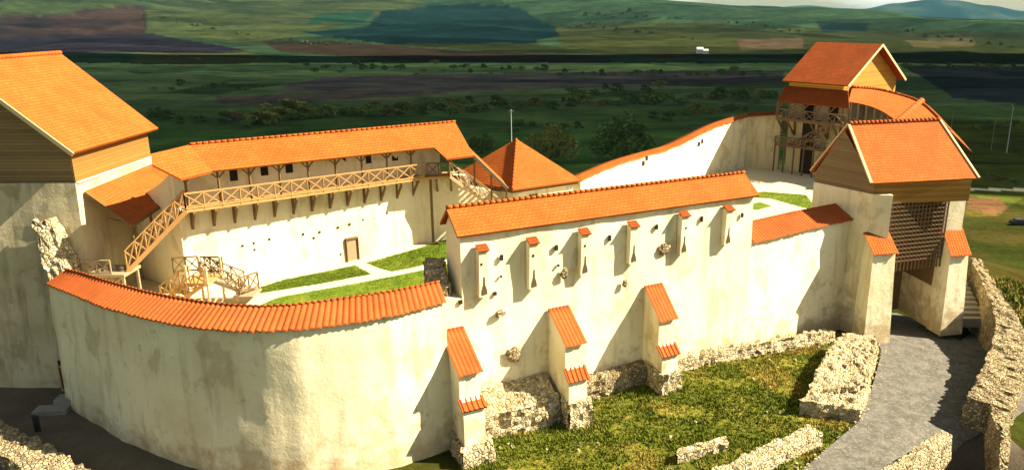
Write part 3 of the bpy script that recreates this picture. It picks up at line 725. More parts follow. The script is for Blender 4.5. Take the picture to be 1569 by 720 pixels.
mb.slab((X0 - .65, Y1 + yo - .3, EZ - .65 * sl + .35), (X0 - .65, Y0 - yo, EZ - .65 * sl + .35), (XR - .01, Y0 - yo, RZ + .1), (XR - .01, Y1 + yo - .3, RZ + .1), .2)
mb.build('roof', 'tile', wt)
ridge_tiles([(XR, Y0 - yo, RZ + .15), (XR, Y1 + yo - .3, RZ + .15)], .16, .42).build('ridge_tiles', 'tile', wt, smooth=True)
mb = MB()
for xx, sg in ((X1 + .65, 1), (X0 - .65, -1)): mb.beam((xx, Y0 - yo - .04, EZ - .65 * sl + .2), (XR, Y0 - yo - .04, RZ - .05), .08, .28)
mb.build('barge_board', 'wood_pale', wt)
mb = MB(); mb.hexa([(X1 - .01, Y0 + .1, ZT - .05), (X1 + .12, Y0 + .1, ZT - .05), (X1 + .12, Y1, ZT - .05), (X1 - .01, Y1, ZT - .05)], [(X1 - .01, Y0 + .1, ZT + .05), (X1 + .05, Y0 + .1, ZT + .05), (X1 + .05, Y1, ZT + .05), (X1 - .01, Y1, ZT + .05)]); mb.build('ledge', 'plaster', wt)
# broken wall stub climbing the tower
hs = [atY(45, 335, 49.0), atY(78, 335, 49.0), atY(107, 415, 48.0), atY(74, 424, 47.4)]
rb = MB(); fr = [atY(47, 338, 49.2), atY(76, 336, 49.3), atY(102, 412, 48.2), atY(74, 430, 47.6)]
bk = [V(p.x, 51, p.z - .1) for p in fr]; lo = []
n_ = 9
prof = []
for k in range(n_ + 1):
    t = k / n_; l = fr[0].lerp(fr[3], t); r = fr[1].lerp(fr[2], t); row = []
    jz = noise.cell(V(k * 1.3, 2, 0)) * .22
    row.append(V(l.x - .15, max(l.y, 49.9), l.z + jz)); 
    for u in range(6): 
        p = l.lerp(r, u / 5); row.append(p + V(0, noise.cell(V(k, u, 1)) * .12, jz + noise.cell(V(k, u, 3)) * .12))
    row.append(V(r.x + .1, max(r.y, 49.9), r.z + jz)); prof.append(row)
for u in (0,):
    pass
rb.grid(prof)
for k in range(n_): rb.face([prof[k][1], prof[k + 1][1], V(prof[k + 1][1].x, 49.9, prof[k + 1][1].z), V(prof[k][1].x, 49.9, prof[k][1].z)])
L0, L1 = prof[-1][1], prof[-1][6]
rb.hexa([V(L0.x, L0.y, -8), V(L1.x, L1.y, -8), V(L1.x, 50, -8), V(L0.x, 50, -8)], [V(L0.x, L0.y, L0.z - .05), V(L1.x, L1.y, L1.z - .05), V(L1.x, 50, L1.z - .05), V(L0.x, 50, L0.z - .05)])
tag(rb.build('ruined_wall', 'rubble_pale'), 'jagged strip of sunlit broken masonry climbing the left tower above the curved wall', 'ruined wall')

# ------------------------------------------------------------------ 5 inner courtyard wall
iw = empty('courtyard_wall', (-18, 57, -1), 'sunlit white inner wall across the lawn behind the timber gallery', 'wall')
WL = [V(-33.5, 57.0, 4.3), V(-28.3, 53.1, 7.0), V(-26.9, 52.2, 8.3), V(-11.7, 63.2, 8.6)]
WR = [V(-11.7, 63.2, 8.4), V(-9.8, 63.65, 8.3)]
wall(WL[:2] + [V(-26.9, 52.2, 8.0)], -2, 1.0, .0, .04, .6).build('masonry', 'plaster', iw, smooth=True)
wall(WL[2:], -2, 1.2, .0, .04, .6).build('masonry', 'plaster', iw, smooth=True)
wall(WR, -2, 1.0, .0, .04, .6).build('masonry', 'plaster', iw, smooth=True)
wall([V(-9.85, 63.64, 5.4), V(-7.4, 64.2, 5.2)], -2, 1.0, .0, .04, .6).build('masonry', 'plaster', iw, smooth=True)
wall([V(-7.4, 64.2, 4.2), V(-4.2, 64.9, 3.6)], -2, .8, .0, .04, .6).build('masonry', 'plaster', iw, smooth=True)
dW = (WL[3] - WL[2]).normalized(); nW = V(dW.y, -dW.x, 0); dW = V(dW.x, dW.y, 0)
def wl(px, py): return onplane(px, py, WL[2], WL[3])
def rect_on(p, w, h, d0, d1, name, mat, parent, dd=dW, nn=nW):
    mb = MB(); mb.hexa([p - dd * w / 2 + nn * d0, p + dd * w / 2 + nn * d0, p + dd * w / 2 + nn * d1, p - dd * w / 2 + nn * d1], [q + V(0, 0, h) for q in (p - dd * w / 2 + nn * d0, p + dd * w / 2 + nn * d0, p + dd * w / 2 + nn * d1, p - dd * w / 2 + nn * d1)])
    return mb.build(name, mat, parent)
dp = wl(541, 403)
dr = rect_on(dp, .85, 2.0, -.1, .05, 'door', 'wood_grey', iw)
fr_ = MB()
for sx_ in (-.5, .5): fr_.beam(dp + dW * sx_ + nW * .06, dp + dW * sx_ + nW * .06 + V(0, 0, 2.15), .16, .16)
fr_.beam(dp - dW * .5 + nW * .06 + V(0, 0, 2.15), dp + dW * .5 + nW * .06 + V(0, 0, 2.15), .16, .16); fr_.build('frame', 'wood_dark', dr)
for (px, py) in ((405, 262), (358, 270), (443, 258), (485, 255), (525, 250), (565, 244), (605, 240)): rect_on(wl(px, py) + V(0, 0, -.35), .55, .8, -.05, .03, 'embrasure', 'opening_shade', iw)
for (px, py) in ((413, 368), (389, 374), (465, 360), (490, 357), (481, 366), (556, 338), (536, 345), (572, 336), (518, 350), (593, 328), (522, 391), (390, 384), (372, 378)): rect_on(wl(px, py), .16, .16, -.05, .03, 'putlog_hole', 'opening_shade', iw)

# ------------------------------------------------------------------ 6 timber gallery
ga = empty('timber_gallery', (-18, 55, -1), 'long timber gallery with crossed railings and orange lean-to roof along the inner wall', 'gallery')
FZ = 5.5
g0 = at(285, 322, FZ); g1 = at(650, 272, FZ); dg = V(g1.x - g0.x, g1.y - g0.y, 0).normalized(); ng = V(dg.y, -dg.x, 0)
g2 = at(690, 270, FZ)
gd = MB(); gd.hexa([g0 + V(0, 0, -.2), g1 + V(0, 0, -.2), g1 - ng * 1.3 + V(0, 0, -.2), g0 - ng * 1.3 + V(0, 0, -.2)], [g0, g1, g1 - ng * 1.3, g0 - ng * 1.3])
gd.hexa([g1 + V(0, 0, -.2), g2 + V(0, 0, -.2), g2 + V(.1, 2.2, -.2), g1 + V(-.6, 1.3, -.2)], [g1, g2, g2 + V(.1, 2.2, 0), g1 + V(-.6, 1.3, 0)])
gd.build('deck', 'wood', ga)
railing(ga, g0 + V(0, 0, 0), g1, 15, 1.15)
railing(ga, g1 + dg * .3, g2, 2, 1.15, 'wood_dark')
Lg = (g1 - g0).length; nb = 13
def bracket(p, n):
    mb = MB(); w = p - n * 1.25
    mb.beam(w + V(0, 0, -.1), w + V(0, 0, -1.75), .16, .16); mb.beam(w + V(0, 0, -1.6), p + V(0, 0, -.3) - n * .15, .15, .15); mb.beam(w + V(0, 0, -.3), p + V(0, 0, -.3), .17, .17)
    mb.build('bracket', 'wood_dark', ga)
for k in range(nb): bracket(g0.lerp(g1, (k + .35) / (nb - .3)), ng)
for p in (g1.lerp(g2, .45), g2): bracket(p - V(0, 0, 0), V(.1, -1, 0))
EZ6, RZ6 = 8.1, 9.75
er = [at(285, 268, EZ6), at(325, 262, EZ6), at(665, 226, EZ6)]; rr = [at(234, 236, RZ6), at(290, 222, RZ6), at(697, 187, RZ6)]
# posts from deck to roof
for k in range(9):
    t = (k + .1) / 8.6; p = g0.lerp(g1, t) - ng * .12; mb = MB(); mb.beam(p, V(p.x, p.y, EZ6 - .05), .13); p2 = p + dg * .55; mb.beam(p + V(0, 0, 1.9), p2 + V(0, 0, 2.5), .09); mb.beam(p + V(0, 0, 1.9), p - dg * .55 + V(0, 0, 2.5), .09)
    mb.build('post', 'wood_dark', ga)
for (px, py, px2, py2) in ((660, 275, 664, 371), (318, 330, 326, 409)):
    b = at(px2, py2, -1.0 if px2 < 500 else -.35); mb = MB(); mb.beam(b, V(b.x, b.y, FZ), .2); mb.build('post', 'wood_dark', ga)
mb = MB(); mb.slab(er[1], er[2], rr[2], rr[1], .15); mb.build('roof', 'tile', ga)
mb = MB(); e0 = at(262, 274, EZ6); e0b = er[1] + (er[1] - er[2]).normalized() * .02
pn = (rr[1] - er[1]).cross(rr[0] - er[1]).normalized()
def onpl(px, py): d = ray(px, py); return O + d * ((er[1] - O).dot(pn) / d.dot(pn))
pl_ = [onpl(*q) for q in ((233, 252), (277, 274))] + [er[1], rr[1], onpl(231, 236)]
e_ = (er[1] - pl_[1]).normalized(); g__ = e_.cross(pn); g__ = g__ if g__.z > 0 else -g__; uvp = lambda p: ((p - er[1]).dot(e_), (p - er[1]).dot(g__))
mb.face(pl_, [uvp(p) for p in pl_]); mb.face([p - V(0, 0, .15) for p in reversed(pl_)])
for a, b in zip(pl_, pl_[1:] + pl_[:1]): mb.face([a, a - V(0, 0, .15), b - V(0, 0, .15), b])
mb.build('roof', 'tile', ga)
pm_ = (er[2] - er[1]).cross(rr[2] - er[1]).normalized()
def onmain(px, py): d = ray(px, py); return O + d * ((er[1] - O).dot(pm_) / d.dot(pm_))
cA, cB = onmain(684, 243), onmain(726, 238)
print('wing', cA, cB)
mb = MB()
eu = (er[2] - er[1]).normalized(); gu = (rr[1] - er[1]) - eu * (rr[1] - er[1]).dot(eu); gu.normalize(); uvw = lambda p: ((p - er[1]).dot(eu), (p - er[1]).dot(gu))
for tri in ((er[2], cA, rr[2]), (cA, cB, rr[2])): mb.face(tri, [uvw(p) for p in tri]); mb.face([p - V(0, 0, .15) for p in reversed(tri)])

for a, b in ((er[2], cA), (cA, cB), (cB, rr[2])): mb.face([a, a - V(0, 0, .15), b - V(0, 0, .15), b])
mb.face([rr[2] + V(0, 0, .0), cB, V(rr[2].x - 1.2, rr[2].y + 2.2, 8.1), V(rr[1].x - 1.3, rr[1].y + 2.0, 8.1), rr[1]])
mb.build('roof', 'tile', ga)
ridge_tiles([rr[1] + V(0, 0, .05), rr[2] + V(0, 0, .05)], .10, .42).build('ridge_tiles', 'tile', ga, smooth=True)
# lean-to over the stairs
lt = [atX(130, 293, -32.5), atX(236, 250, -32.5)]; le = [atX(203, 344, -29.3), atX(291, 284, -29.3)]
le = [at(203, 344, 4.75), at(291, 284, 5.75)]
mb = MB(); mb.slab(le[0], le[1], lt[1], lt[0], .15); mb.build('roof', 'tile', ga)
mb = MB(); mb.beam(le[0] + V(-.05, -.06, -.1), lt[0] + V(0, -.06, -.1), .08, .22); mb.beam(le[0] + V(.04, 0, -.1), le[1] + V(.04, 0, -.1), .08, .16); mb.build('barge_board', 'wood_dark', ga)
for t in (.05, .35, .65, .95):
    p = le[0].lerp(le[1], t) - V(.35, 0, .15); mb = MB(); mb.beam(p, V(p.x, p.y, p.z - 2.6 + 1.6 * t), .14); mb.beam(p + V(-1.6, 0, .45), p, .12); mb.build('post', 'wood_dark', ga)
# stair down to the left
sa = g0 + V(0, 0, -.1); sb = atY(196, 416, sa.y - 1.2)
st = empty('staircase', (sb.x, sb.y, -1), 'steep timber stair with crossed railing under the lean-to roof beside the left tower', 'staircase')
off = V(-.3, 1.15, 0)
mb = MB(); mb.beam(sa, sb, .1, .3); mb.build('stringer', 'wood', st); mb = MB(); mb.beam(sa + off, sb + off, .1, .3); mb.build('stringer', 'wood', st)
mb = MB()
for k in range(15):
    p = sa.lerp(sb, (k + .5) / 15); mb.hexa([p + V(-.13, 0, .03), p + V(.13, 0, .03), p + off + V(.13, 0, .03), p + off + V(-.13, 0, .03)], [p + V(-.13, 0, .08), p + V(.13, 0, .08), p + off + V(.13, 0, .08), p + off + V(-.13, 0, .08)])
mb.build('treads', 'wood', st)
railing(st, sa, sb, 6, 1.5, 'wood'); railing(st, sa + off, sb + off, 6, 1.3, 'wood')
lp = sb + V(-1.3, .4, -.1); mb = MB(); mb.box((lp.x, lp.y, lp.z), (2.8, 2.2, .2)); mb.build('landing', 'wood_grey', st)
mb = MB()
for dx, dy in ((-1.3, -.9), (1.2, -.9), (1.2, .9), (-1.3, .9)): mb.beam((lp.x + dx, lp.y + dy, -1.4), (lp.x + dx, lp.y + dy, lp.z), .16)
mb.beam((lp.x - 1.3, lp.y - .9, -.6), (lp.x + 1.2, lp.y - .9, lp.z - .15), .12); mb.beam((lp.x + 1.2, lp.y - .9, -.6), (lp.x - 1.2, lp.y - .9, lp.z - .1), .12); mb.beam((lp.x - 1.3, lp.y - .9, -.9), (lp.x - 1.3, lp.y + .9, -.9), .12); mb.beam((lp.x + 1.2, lp.y - .9, -.9), (lp.x + 1.2, lp.y + .9, -.9), .12); mb.build('support_frame', 'wood_grey', st)
railing(st, lp + V(-1.35, -1.0, .1), lp + V(.5, -1.0, .1), 2, 1.0, 'wood_grey')
# free-standing stair in the yard
def zq(px, py, z): return at(px, py, z)
tA, tB = zq(248, 462, -.6), zq(291, 431, 1.0); off2 = V(1.3, 1.0, 0); tC = zq(300, 433, 1.0); tD = zq(366, 452, -.2)
yst = empty('yard_stair', (tB.x, tB.y, -1.1), 'small timber stair with crossed rails standing free in the yard before the inner wall', 'staircase')
o1 = V(1.1, -.9, 0) * .9
def flight(a, b, wv, steps, mat, rails=1.15):
    mb = MB(); mb.beam(a, b, .1, .26); mb.build('stringer', mat, yst); mb = MB(); mb.beam(a + wv, b + wv, .1, .26); mb.build('stringer', mat, yst)
    mb = MB()
    for k in range(steps):
        p = a.lerp(b, (k + .5) / steps); d = (b - a); d = V(d.x, d.y, 0).normalized() * .15
        mb.hexa([p - d + V(0, 0, .02), p + d + V(0, 0, .02), p + wv + d + V(0, 0, .02), p + wv - d + V(0, 0, .02)], [p - d + V(0, 0, .07), p + d + V(0, 0, .07), p + wv + d + V(0, 0, .07), p + wv - d + V(0, 0, .07)])
    mb.build('treads', mat, yst); railing(yst, a, b, 3, rails, mat, th=.085); railing(yst, a + wv, b + wv, 3, rails, mat, th=.085)
flight(tA, tB, V(1.25, -.5, 0), 8, 'wood')
flight(tB + V(.4, .9, 0), tD + V(.0, .6, 0), V(-.25, 1.2, 0), 8, 'wood_grey')
mb = MB(); mb.hexa([tB + V(-.2, -.3, -.15), tB + V(1.5, -.6, -.15), tB + V(1.5, 1.9, -.15), tB + V(-.2, 1.9, -.15)], [tB + V(-.2, -.3, 0), tB + V(1.5, -.6, 0), tB + V(1.5, 1.9, 0), tB + V(-.2, 1.9, 0)]); mb.build('landing', 'wood', yst)
for dx, dy in ((-.1, -.2), (1.4, -.45), (1.4, 1.8), (-.1, 1.8), (2.6, 1.2)):
    p = tB + V(dx, dy, 0); mb = MB(); mb.beam((p.x, p.y, -1.3), (p.x, p.y, p.z + (1.2 if dx < 2 else -.4)), .13); mb.build('post', 'wood_pale', yst)
railing(yst, tB + V(-.2, 1.9, 0), tB + V(1.5, 1.9, 0), 2, 1.15, 'wood_dark'); railing(yst, tB + V(-1.8, 1.5, .1), tB + V(-.2, 1.9, .1), 2, 1.1, 'wood_dark')
railing(yst, tD + V(0, .2, 0), tD + V(.8, 1.6, 0), 2, 1.15, 'wood_dark')
mb = MB(); mb.hexa([tD + V(-.5, .1, -.3), tD + V(.9, .1, -.3), tD + V(.9, 1.8, -.3), tD + V(-.5, 1.8, -.3)], [tD + V(-.5, .1, -.15), tD + V(.9, .1, -.15), tD + V(.9, 1.8, -.15), tD + V(-.5, 1.8, -.15)]); mb.build('landing', 'wood_grey', yst)
# covered stair on the right
rs = empty('covered_stair', (-7, 62.5, -1), 'short timber stair dropping from the gallery end beside the pyramid roof', 'staircase')
p0 = at(690, 271, FZ); p1 = atY(752, 316, 63.4); p1b = p1 + (p1 - p0) * .7; o3 = V(-.3, 1.3, 0)
for o_, mt in ((V(0, 0, 0), 'wood_pale'), (o3, 'wood')):
    mb = MB(); mb.beam(p0 + o_, p1b + o_, .1, .24); mb.build('stringer', mt, rs); railing(rs, p0 + o_, p1b + o_, 7, 1.25, mt, th=.09, cross=True)
mb = MB()
for k in range(18):
    p = p0.lerp(p1b, (k + .5) / 18); mb.hexa([p + V(-.14, 0, 0), p + V(.14, 0, 0), p + o3 + V(.14, 0, 0), p + o3 + V(-.14, 0, 0)], [p + V(-.14, 0, .05), p + V(.14, 0, .05), p + o3 + V(.14, 0, .05), p + o3 + V(-.14, 0, .05)])
mb.build('treads', 'wood', rs)
mb = MB(); q0, q1 = cB, atY(778, 288, 62.8); mb.slab(q0 + V(0, 0, 0), q1, q1 + V(-.5, 1.2, .45), q0 + V(-.5, 1.2, .45), .12); mb.build('roof', 'tile', rs)
mb = MB(); mb.beam(q0 + V(0, -.07, -.08), q1 + V(0, -.07, -.08), .1, .26); mb.build('barge_board', 'wood_grey', rs)
for t in (.0, .5, .95):
    p = q0.lerp(q1, t) + V(0, .1, 0); mb = MB(); mb.beam(p, V(p.x, p.y, p.z - 2.6), .13); mb.build('post', 'wood_dark', rs)

# ------------------------------------------------------------------ 7 pavilion with pyramid roof
pv = empty('pavilion', (-3.5, 67.8, -.2), 'small square house under an orange pyramid roof between gallery and rising wall', 'house')
ez = 4.2; c0 = at(785, 291, ez); c1 = at(891, 276, ez); c3 = at(690, 271, ez); c2 = c1 + c3 - c0
ap = atY(785, 213, (c0.y + c2.y) / 2); ap.x = (c0.x + c2.x) / 2 + .15
mb = MB()
for a, b in ((c0, c1), (c1, c2), (c2, c3), (c3, c0)):
    e = (b - a).normalized(); nn = (b - a).cross(ap - a).normalized(); g = nn.cross(e); mb.face([a, b, ap], [(0, 0), ((b - a).length, 0), ((ap - a).dot(e), (ap - a).dot(g))])
mb.face([c3, c2, c1, c0])
for a, b in ((c0, c1), (c1, c2), (c2, c3), (c3, c0)): mb.face([a - V(0, 0, .12), b - V(0, 0, .12), b, a])
mb.build('roof', 'tile', pv)
ridge_tiles([c0 + V(0, 0, .05), ap], .1, .42).build('ridge_tiles', 'tile_red', pv, smooth=True)
cc_ = (c0 + c2) / 2; ins = [c.lerp(cc_, .13) for c in (c0, c1, c2, c3)]
mb = MB(); mb.hexa([V(p.x, p.y, -1) for p in ins], [V(p.x, p.y, ez - .05) for p in ins]); mb.build('wall', 'plaster', pv)
mb = MB(); ee = [c.lerp(cc_, .05) for c in (c0, c1, c2, c3)]; mb.hexa([V(p.x, p.y, ez - .35) for p in ee], [V(p.x, p.y, ez - .13) for p in ee]); mb.build('eave_board', 'wood_dark', pv)
dp2 = onplane(817, 312, ins[0], ins[1]); dd2_ = (ins[1] - ins[0]).normalized(); nn2 = V(dd2_.y, -dd2_.x, 0)
rect_on(V(dp2.x, dp2.y, 1.0), .9, 2.4, -.05, .05, 'door', 'opening_shade', pv, dd2_, nn2)
pole = at(784, 240, -10); mb = MB(); pb = atY(784, 215, 140); pt = atY(783, 168, 140)
mb.tube(V(pb.x, pb.y, terr(pb.x, pb.y)), pt, .12, .06, 8); mb.beam(pt + V(-.5, 0, -.3), pt + V(.5, 0, -.3), .08)
tag(mb.build('mast', 'metal'), 'thin grey mast rising right behind the peak of the pyramid roof', 'pole')

# ------------------------------------------------------------------ 8 rising wall behind and far tower
rwp = [(890, 275, 68), (920, 261, 71.5), (955, 247, 75), (1002, 234, 80), (1028, 227, 83), (1066, 208, 87), (1100, 191, 91), (1146, 178, 95.3)]
bw = empty('rising_wall', (14, 82, -1), 'long sunlit white wall sweeping uphill from the pyramid roof to the far tower', 'wall')
pts = []
for px, py, Dy in rwp: pts.append(atY(px, py, Dy))
pts = smooth_path(pts, 2)
wall(pts, -1.6, 1.0, 0, .05, .8).build('masonry', 'plaster', bw, smooth=True)
NB = normals(pts); barrel_roof([p + n * .14 + V(0, 0, .0) for p, n in zip(pts, NB)], [p - n * .45 + V(0, 0, .22) for p, n in zip(pts, NB)], [p - n * 1.2 + V(0, 0, 0) for p, n in zip(pts, NB)], .4, .08).build('tile_cap', 'tile', bw, smooth=True)
a = pts[0]; b = pts[-1]
for px, py in ((990, 246), (985, 254), (1070, 224), (1075, 220)):
    p = onplane(px, py, pts[len(pts) // 2], pts[len(pts) // 2 + 3]); d_ = (pts[len(pts) // 2 + 3] - pts[len(pts) // 2]).normalized(); d_.z = 0
    # seat the hole on the nearest wall section
    k = min(range(len(pts)), key=lambda i: abs(proj(*pts[i])[0] - px)); k = max(1, min(len(pts) - 2, k)); p = onplane(px, py, pts[k - 1], pts[k + 1]); d_ = V(pts[k + 1].x - pts[k - 1].x, pts[k + 1].y - pts[k - 1].y, 0).normalized()
    rect_on(p, .5, .5, -.05, .09, 'putlog_hole', 'opening_shade', bw, d_, V(d_.y, -d_.x, 0))
sw = empty('shaded_wall', (26, 94.5, -.5), 'short shaded grey wall between the rising wall and the far tower', 'wall')
q0 = V(pts[-1].x, pts[-1].y, pts[-1].z); q1 = atY(1198, 175, 93.6)
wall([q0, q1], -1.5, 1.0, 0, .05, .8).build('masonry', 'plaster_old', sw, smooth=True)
mb = MB(); mb.slab(q0 + V(-.1, -.25, .0), q1 + V(0, -.25, 0), q1 + V(.2, .5, .35), q0 + V(.1, .5, .35), .1); mb.build('tile_cap', 'tile_dark', sw)

PHI = math.radians(50); u2 = V(math.cos(PHI), -math.sin(PHI), 0); v2 = V(math.sin(PHI), math.cos(PHI), 0)
NC = atY(1300, 131, 86.5); ze = NC.z; LF = 10.6
fc = V(NC.x, NC.y, 0)
# front eave length from the sighted left corner
lc = onplane(1198, 131, fc, fc - u2); LF = (fc - V(lc.x, lc.y, 0)).length; rc = onplane(1387, 129, fc, fc + v2); DG = (V(rc.x, rc.y, 0) - fc).length
ra_ = onplane(1350, 68, fc, fc + v2); zr = ra_.z
ft = empty('far_tower', (fc.x - u2.x * LF / 2 + v2.x * DG / 2, fc.y - u2.y * LF / 2 + v2.y * DG / 2, -.5), 'dark timber galleried tower with steep rust roof and yellow plank gable, far upper right', 'tower')
def ftp(a, b, z): return V(fc.x, fc.y, 0) - u2 * a + v2 * b + V(0, 0, z)   # a: leftwards along the front, b: backwards
mb = MB(); z_r = zr
mb.slab(ftp(LF, 0, ze), ftp(0, 0, ze), ftp(0, DG / 2, z_r), ftp(LF, DG / 2, z_r), .18); mb.slab(ftp(0, DG, ze), ftp(LF, DG, ze), ftp(LF, DG / 2 + .01, z_r), ftp(0, DG / 2 + .01, z_r), .18); mb.build('roof', 'tile_dark', ft)
mb = MB(); i2 = .6; wz = ze - 2.2
mb.hexa([ftp(LF - i2, i2, wz), ftp(i2 + .3, i2, wz), ftp(i2 + .3, DG - i2, wz), ftp(LF - i2, DG - i2, wz)], [ftp(LF - i2, i2, ze + .25), ftp(i2 + .3, i2, ze + .25), ftp(i2 + .3, DG - i2, ze + .25), ftp(LF - i2, DG - i2, ze + .25)])
for a_ in (i2 + .3, LF - i2): mb.face([ftp(a_, i2, ze + .25), ftp(a_, DG - i2, ze + .25), ftp(a_, DG / 2, z_r - .4)])
mb.build('plank_gable', 'plank_bright', ft)
mb = MB(); mb.beam(ftp(-.03, 0, ze - .1), ftp(-.03, DG / 2, z_r - .1), .07, .26); mb.beam(ftp(-.03, DG, ze - .1), ftp(-.03, DG / 2, z_r - .1), .07, .26); mb.build('barge_board', 'wood_pale', ft)
# pent roof below the main eave
pz0 = onplane(1198, 156, ftp(0, -.9, 0), ftp(5, -.9, 0)).z
mb = MB(); mb.slab(ftp(LF - .1, -.9, pz0), ftp(-.9, -.9, pz0), ftp(.3, .55, pz0 + 1.75), ftp(LF - .1, .55, pz0 + 1.75), .14); mb.build('pent_roof', 'tile_dark', ft)
# masonry lower body and open gallery
gz = onplane(1250, 188, ftp(0, -.6, 0), ftp(5, -.6, 0)).z
mb = MB(); mb.hexa([ftp(LF - i2, i2 + .6, -1.5), ftp(i2, i2 + .6, -1.5), ftp(i2, DG - i2, -1.5), ftp(LF - i2, DG - i2, -1.5)], [ftp(LF - i2, i2 + .6, wz), ftp(i2, i2 + .6, wz), ftp(i2, DG - i2, wz), ftp(LF - i2, DG - i2, wz)]); mb.build('wall', 'plaster_old', ft)
mb = MB(); mb.hexa([ftp(LF, -.7, gz - .2), ftp(-.5, -.7, gz - .2), ftp(-.5, 1.25, gz - .2), ftp(LF, 1.25, gz - .2)], [ftp(LF, -.7, gz), ftp(-.5, -.7, gz), ftp(-.5, 1.25, gz), ftp(LF, 1.25, gz)]); mb.build('deck', 'wood_dark', ft)
railing(ft, ftp(LF, -.65, gz), ftp(-.4, -.65, gz), 7, 1.15, 'wood_mid', th=.13)
for k in range(6):
    a_ = LF * (k + .02) / 5 * .99; mb = MB(); mb.beam(ftp(a_, -.6, gz), ftp(a_, -.6, pz0), .17); mb.beam(ftp(a_, -.6, pz0 - .9), ftp(max(0, a_ - .8), -.6, pz0 - .05), .12); mb.build('post', 'wood_mid', ft)
for a_ in (LF * .25, LF * .62):
    mb = MB(); p = ftp(a_, i2 + .57, 0); mb.hexa([p - u2 * .6 + V(0, 0, gz), p + u2 * .6 + V(0, 0, gz), p + u2 * .6 + v2 * -.03 + V(0, 0, gz), p - u2 * .6 - v2 * .03 + V(0, 0, gz)], [p - u2 * .6 + V(0, 0, gz + 2), p + u2 * .6 + V(0, 0, gz + 2), p + u2 * .6 + v2 * -.03 + V(0, 0, gz + 2), p - u2 * .6 - v2 * .03 + V(0, 0, gz + 2)]); mb.build('doorway', 'opening_shade', ft)
for a_ in (LF * .97, LF * .82, LF * .45, LF * .3, LF * .12):
    mb = MB(); mb.beam(ftp(a_, .9, gz - 1.9), ftp(a_, -.6, gz - .2), .18); mb.beam(ftp(a_, 1.1, gz - .2), ftp(a_, 1.1, gz - 2.1), .2); mb.build('brace', 'wood_dark', ft)
mb = MB(); p = ftp(LF * .60, i2 + .55, 0)
mb.hexa([p - u2 * .8 + V(0, 0, -.5), p + u2 * .8 + V(0, 0, -.5), p + u2 * .8 - v2 * .06 + V(0, 0, -.5), p - u2 * .8 - v2 * .06 + V(0, 0, -.5)], [p - u2 * .8 + V(0, 0, gz - .4), p + u2 * .8 + V(0, 0, gz - .4), p + u2 * .8 - v2 * .06 + V(0, 0, gz - .4), p - u2 * .8 - v2 * .06 + V(0, 0, gz - .4)]); mb.build('doorway', 'opening_shade', ft)
# stair platforms in front of the masonry
for k in range(6):
    a_ = LF * (1.0 - .155 * k); mb = MB(); mb.beam(ftp(a_, -.4, -.6), ftp(a_, -.4, gz - 2.2), .16); mb.build('post', 'wood_mid', ft)
railing(ft, ftp(LF, -.45, gz - 3.2), ftp(LF * .25, -.45, gz - 3.2), 4, 1.0, 'wood_mid', 'stair_rail', th=.12)
railing(ft, ftp(LF * .62, -.7, gz - 3.2), ftp(LF * .1, -.7, gz - .5), 4, 1.0, 'wood_mid', 'stair_rail', th=.12)
mb = MB(); mb.hexa([ftp(LF, -.4, gz - 3.35), ftp(LF * .3, -.4, gz - 3.35), ftp(LF * .3, 1.2, gz - 3.35), ftp(LF, 1.2, gz - 3.35)], [ftp(LF, -.4, gz - 3.2), ftp(LF * .3, -.4, gz - 3.2), ftp(LF * .3, 1.2, gz - 3.2), ftp(LF, 1.2, gz - 3.2)]); mb.build('landing', 'wood_dark', ft)

# curved gallery roof sweeping from far tower to the gate tower
cg = empty('curved_gallery', (42, 84, -1), 'curving tile roofed gallery wall linking the far tower to the gate tower', 'gallery')
low_px = [(1300, 156, 87), (1325, 160, 87), (1350, 169, 86), (1368, 181, 84), (1385, 195, 81), (1400, 215, 77)]
top_px = [(1306, 134, 88.5), (1340, 136, 90), (1375, 144, 89.5), (1412, 156, 88), (1438, 180, 84), (1455, 200, 80)]
LO = smooth_path([atY(*q) for q in low_px], 2); HI = smooth_path([atY(*q) for q in top_px], 2)
mb = MB(); rows = []; uvs = []
for j in range(5): rows.append([a.lerp(b, j / 4) for a, b in zip(LO, HI)]); uvs.append([(k * .8, j * .9) for k in range(len(LO))])
mb.grid(rows, uvs=uvs); nLH = V(.5, .6, 0)
mb.grid([HI, [h + (h - l) * .8 + V(0, 0, -3.2) for l, h in zip(LO, HI)]]); mb.grid([[p - V(0, 0, .15) for p in LO], LO]); mb.grid([[p - V(0, 0, .15) for p in HI], [p - V(0, 0, .15) for p in LO]])
mb.build('roof', 'tile', cg)
ridge_tiles([h + V(0, 0, .05) for h in HI], .15, .45).build('ridge_tiles', 'tile', cg, smooth=True)
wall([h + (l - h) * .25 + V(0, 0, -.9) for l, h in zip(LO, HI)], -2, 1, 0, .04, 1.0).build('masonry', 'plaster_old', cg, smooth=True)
dk = [l + V(0, 0, -2.9) for l in LO]; mb = MB(); mb.grid([dk, [d + (h - l) * .6 for d, l, h in zip(dk, LO, HI)]]); mb.grid([[p - V(0, 0, .2) for p in dk], dk]); mb.build('deck', 'wood_dark', cg)
for k in range(0, len(LO) - 1, 2):
    mb = MB(); mb.beam(dk[k], LO[k] - V(0, 0, .1), .16); mb.build('post', 'wood_grey', cg)
for k in range(0, len(LO) - 3, 3): railing(cg, dk[k], dk[k + 3], 1, 1.1, 'wood_grey', th=.12)
hp = atY(1412, 156, 88); hl = atY(1374, 190, 82.5); ridge_tiles([hp + V(0, 0, .1), hl + V(0, 0, .15)], .32, .8).build('verge_band', 'tile_red', cg, smooth=True)

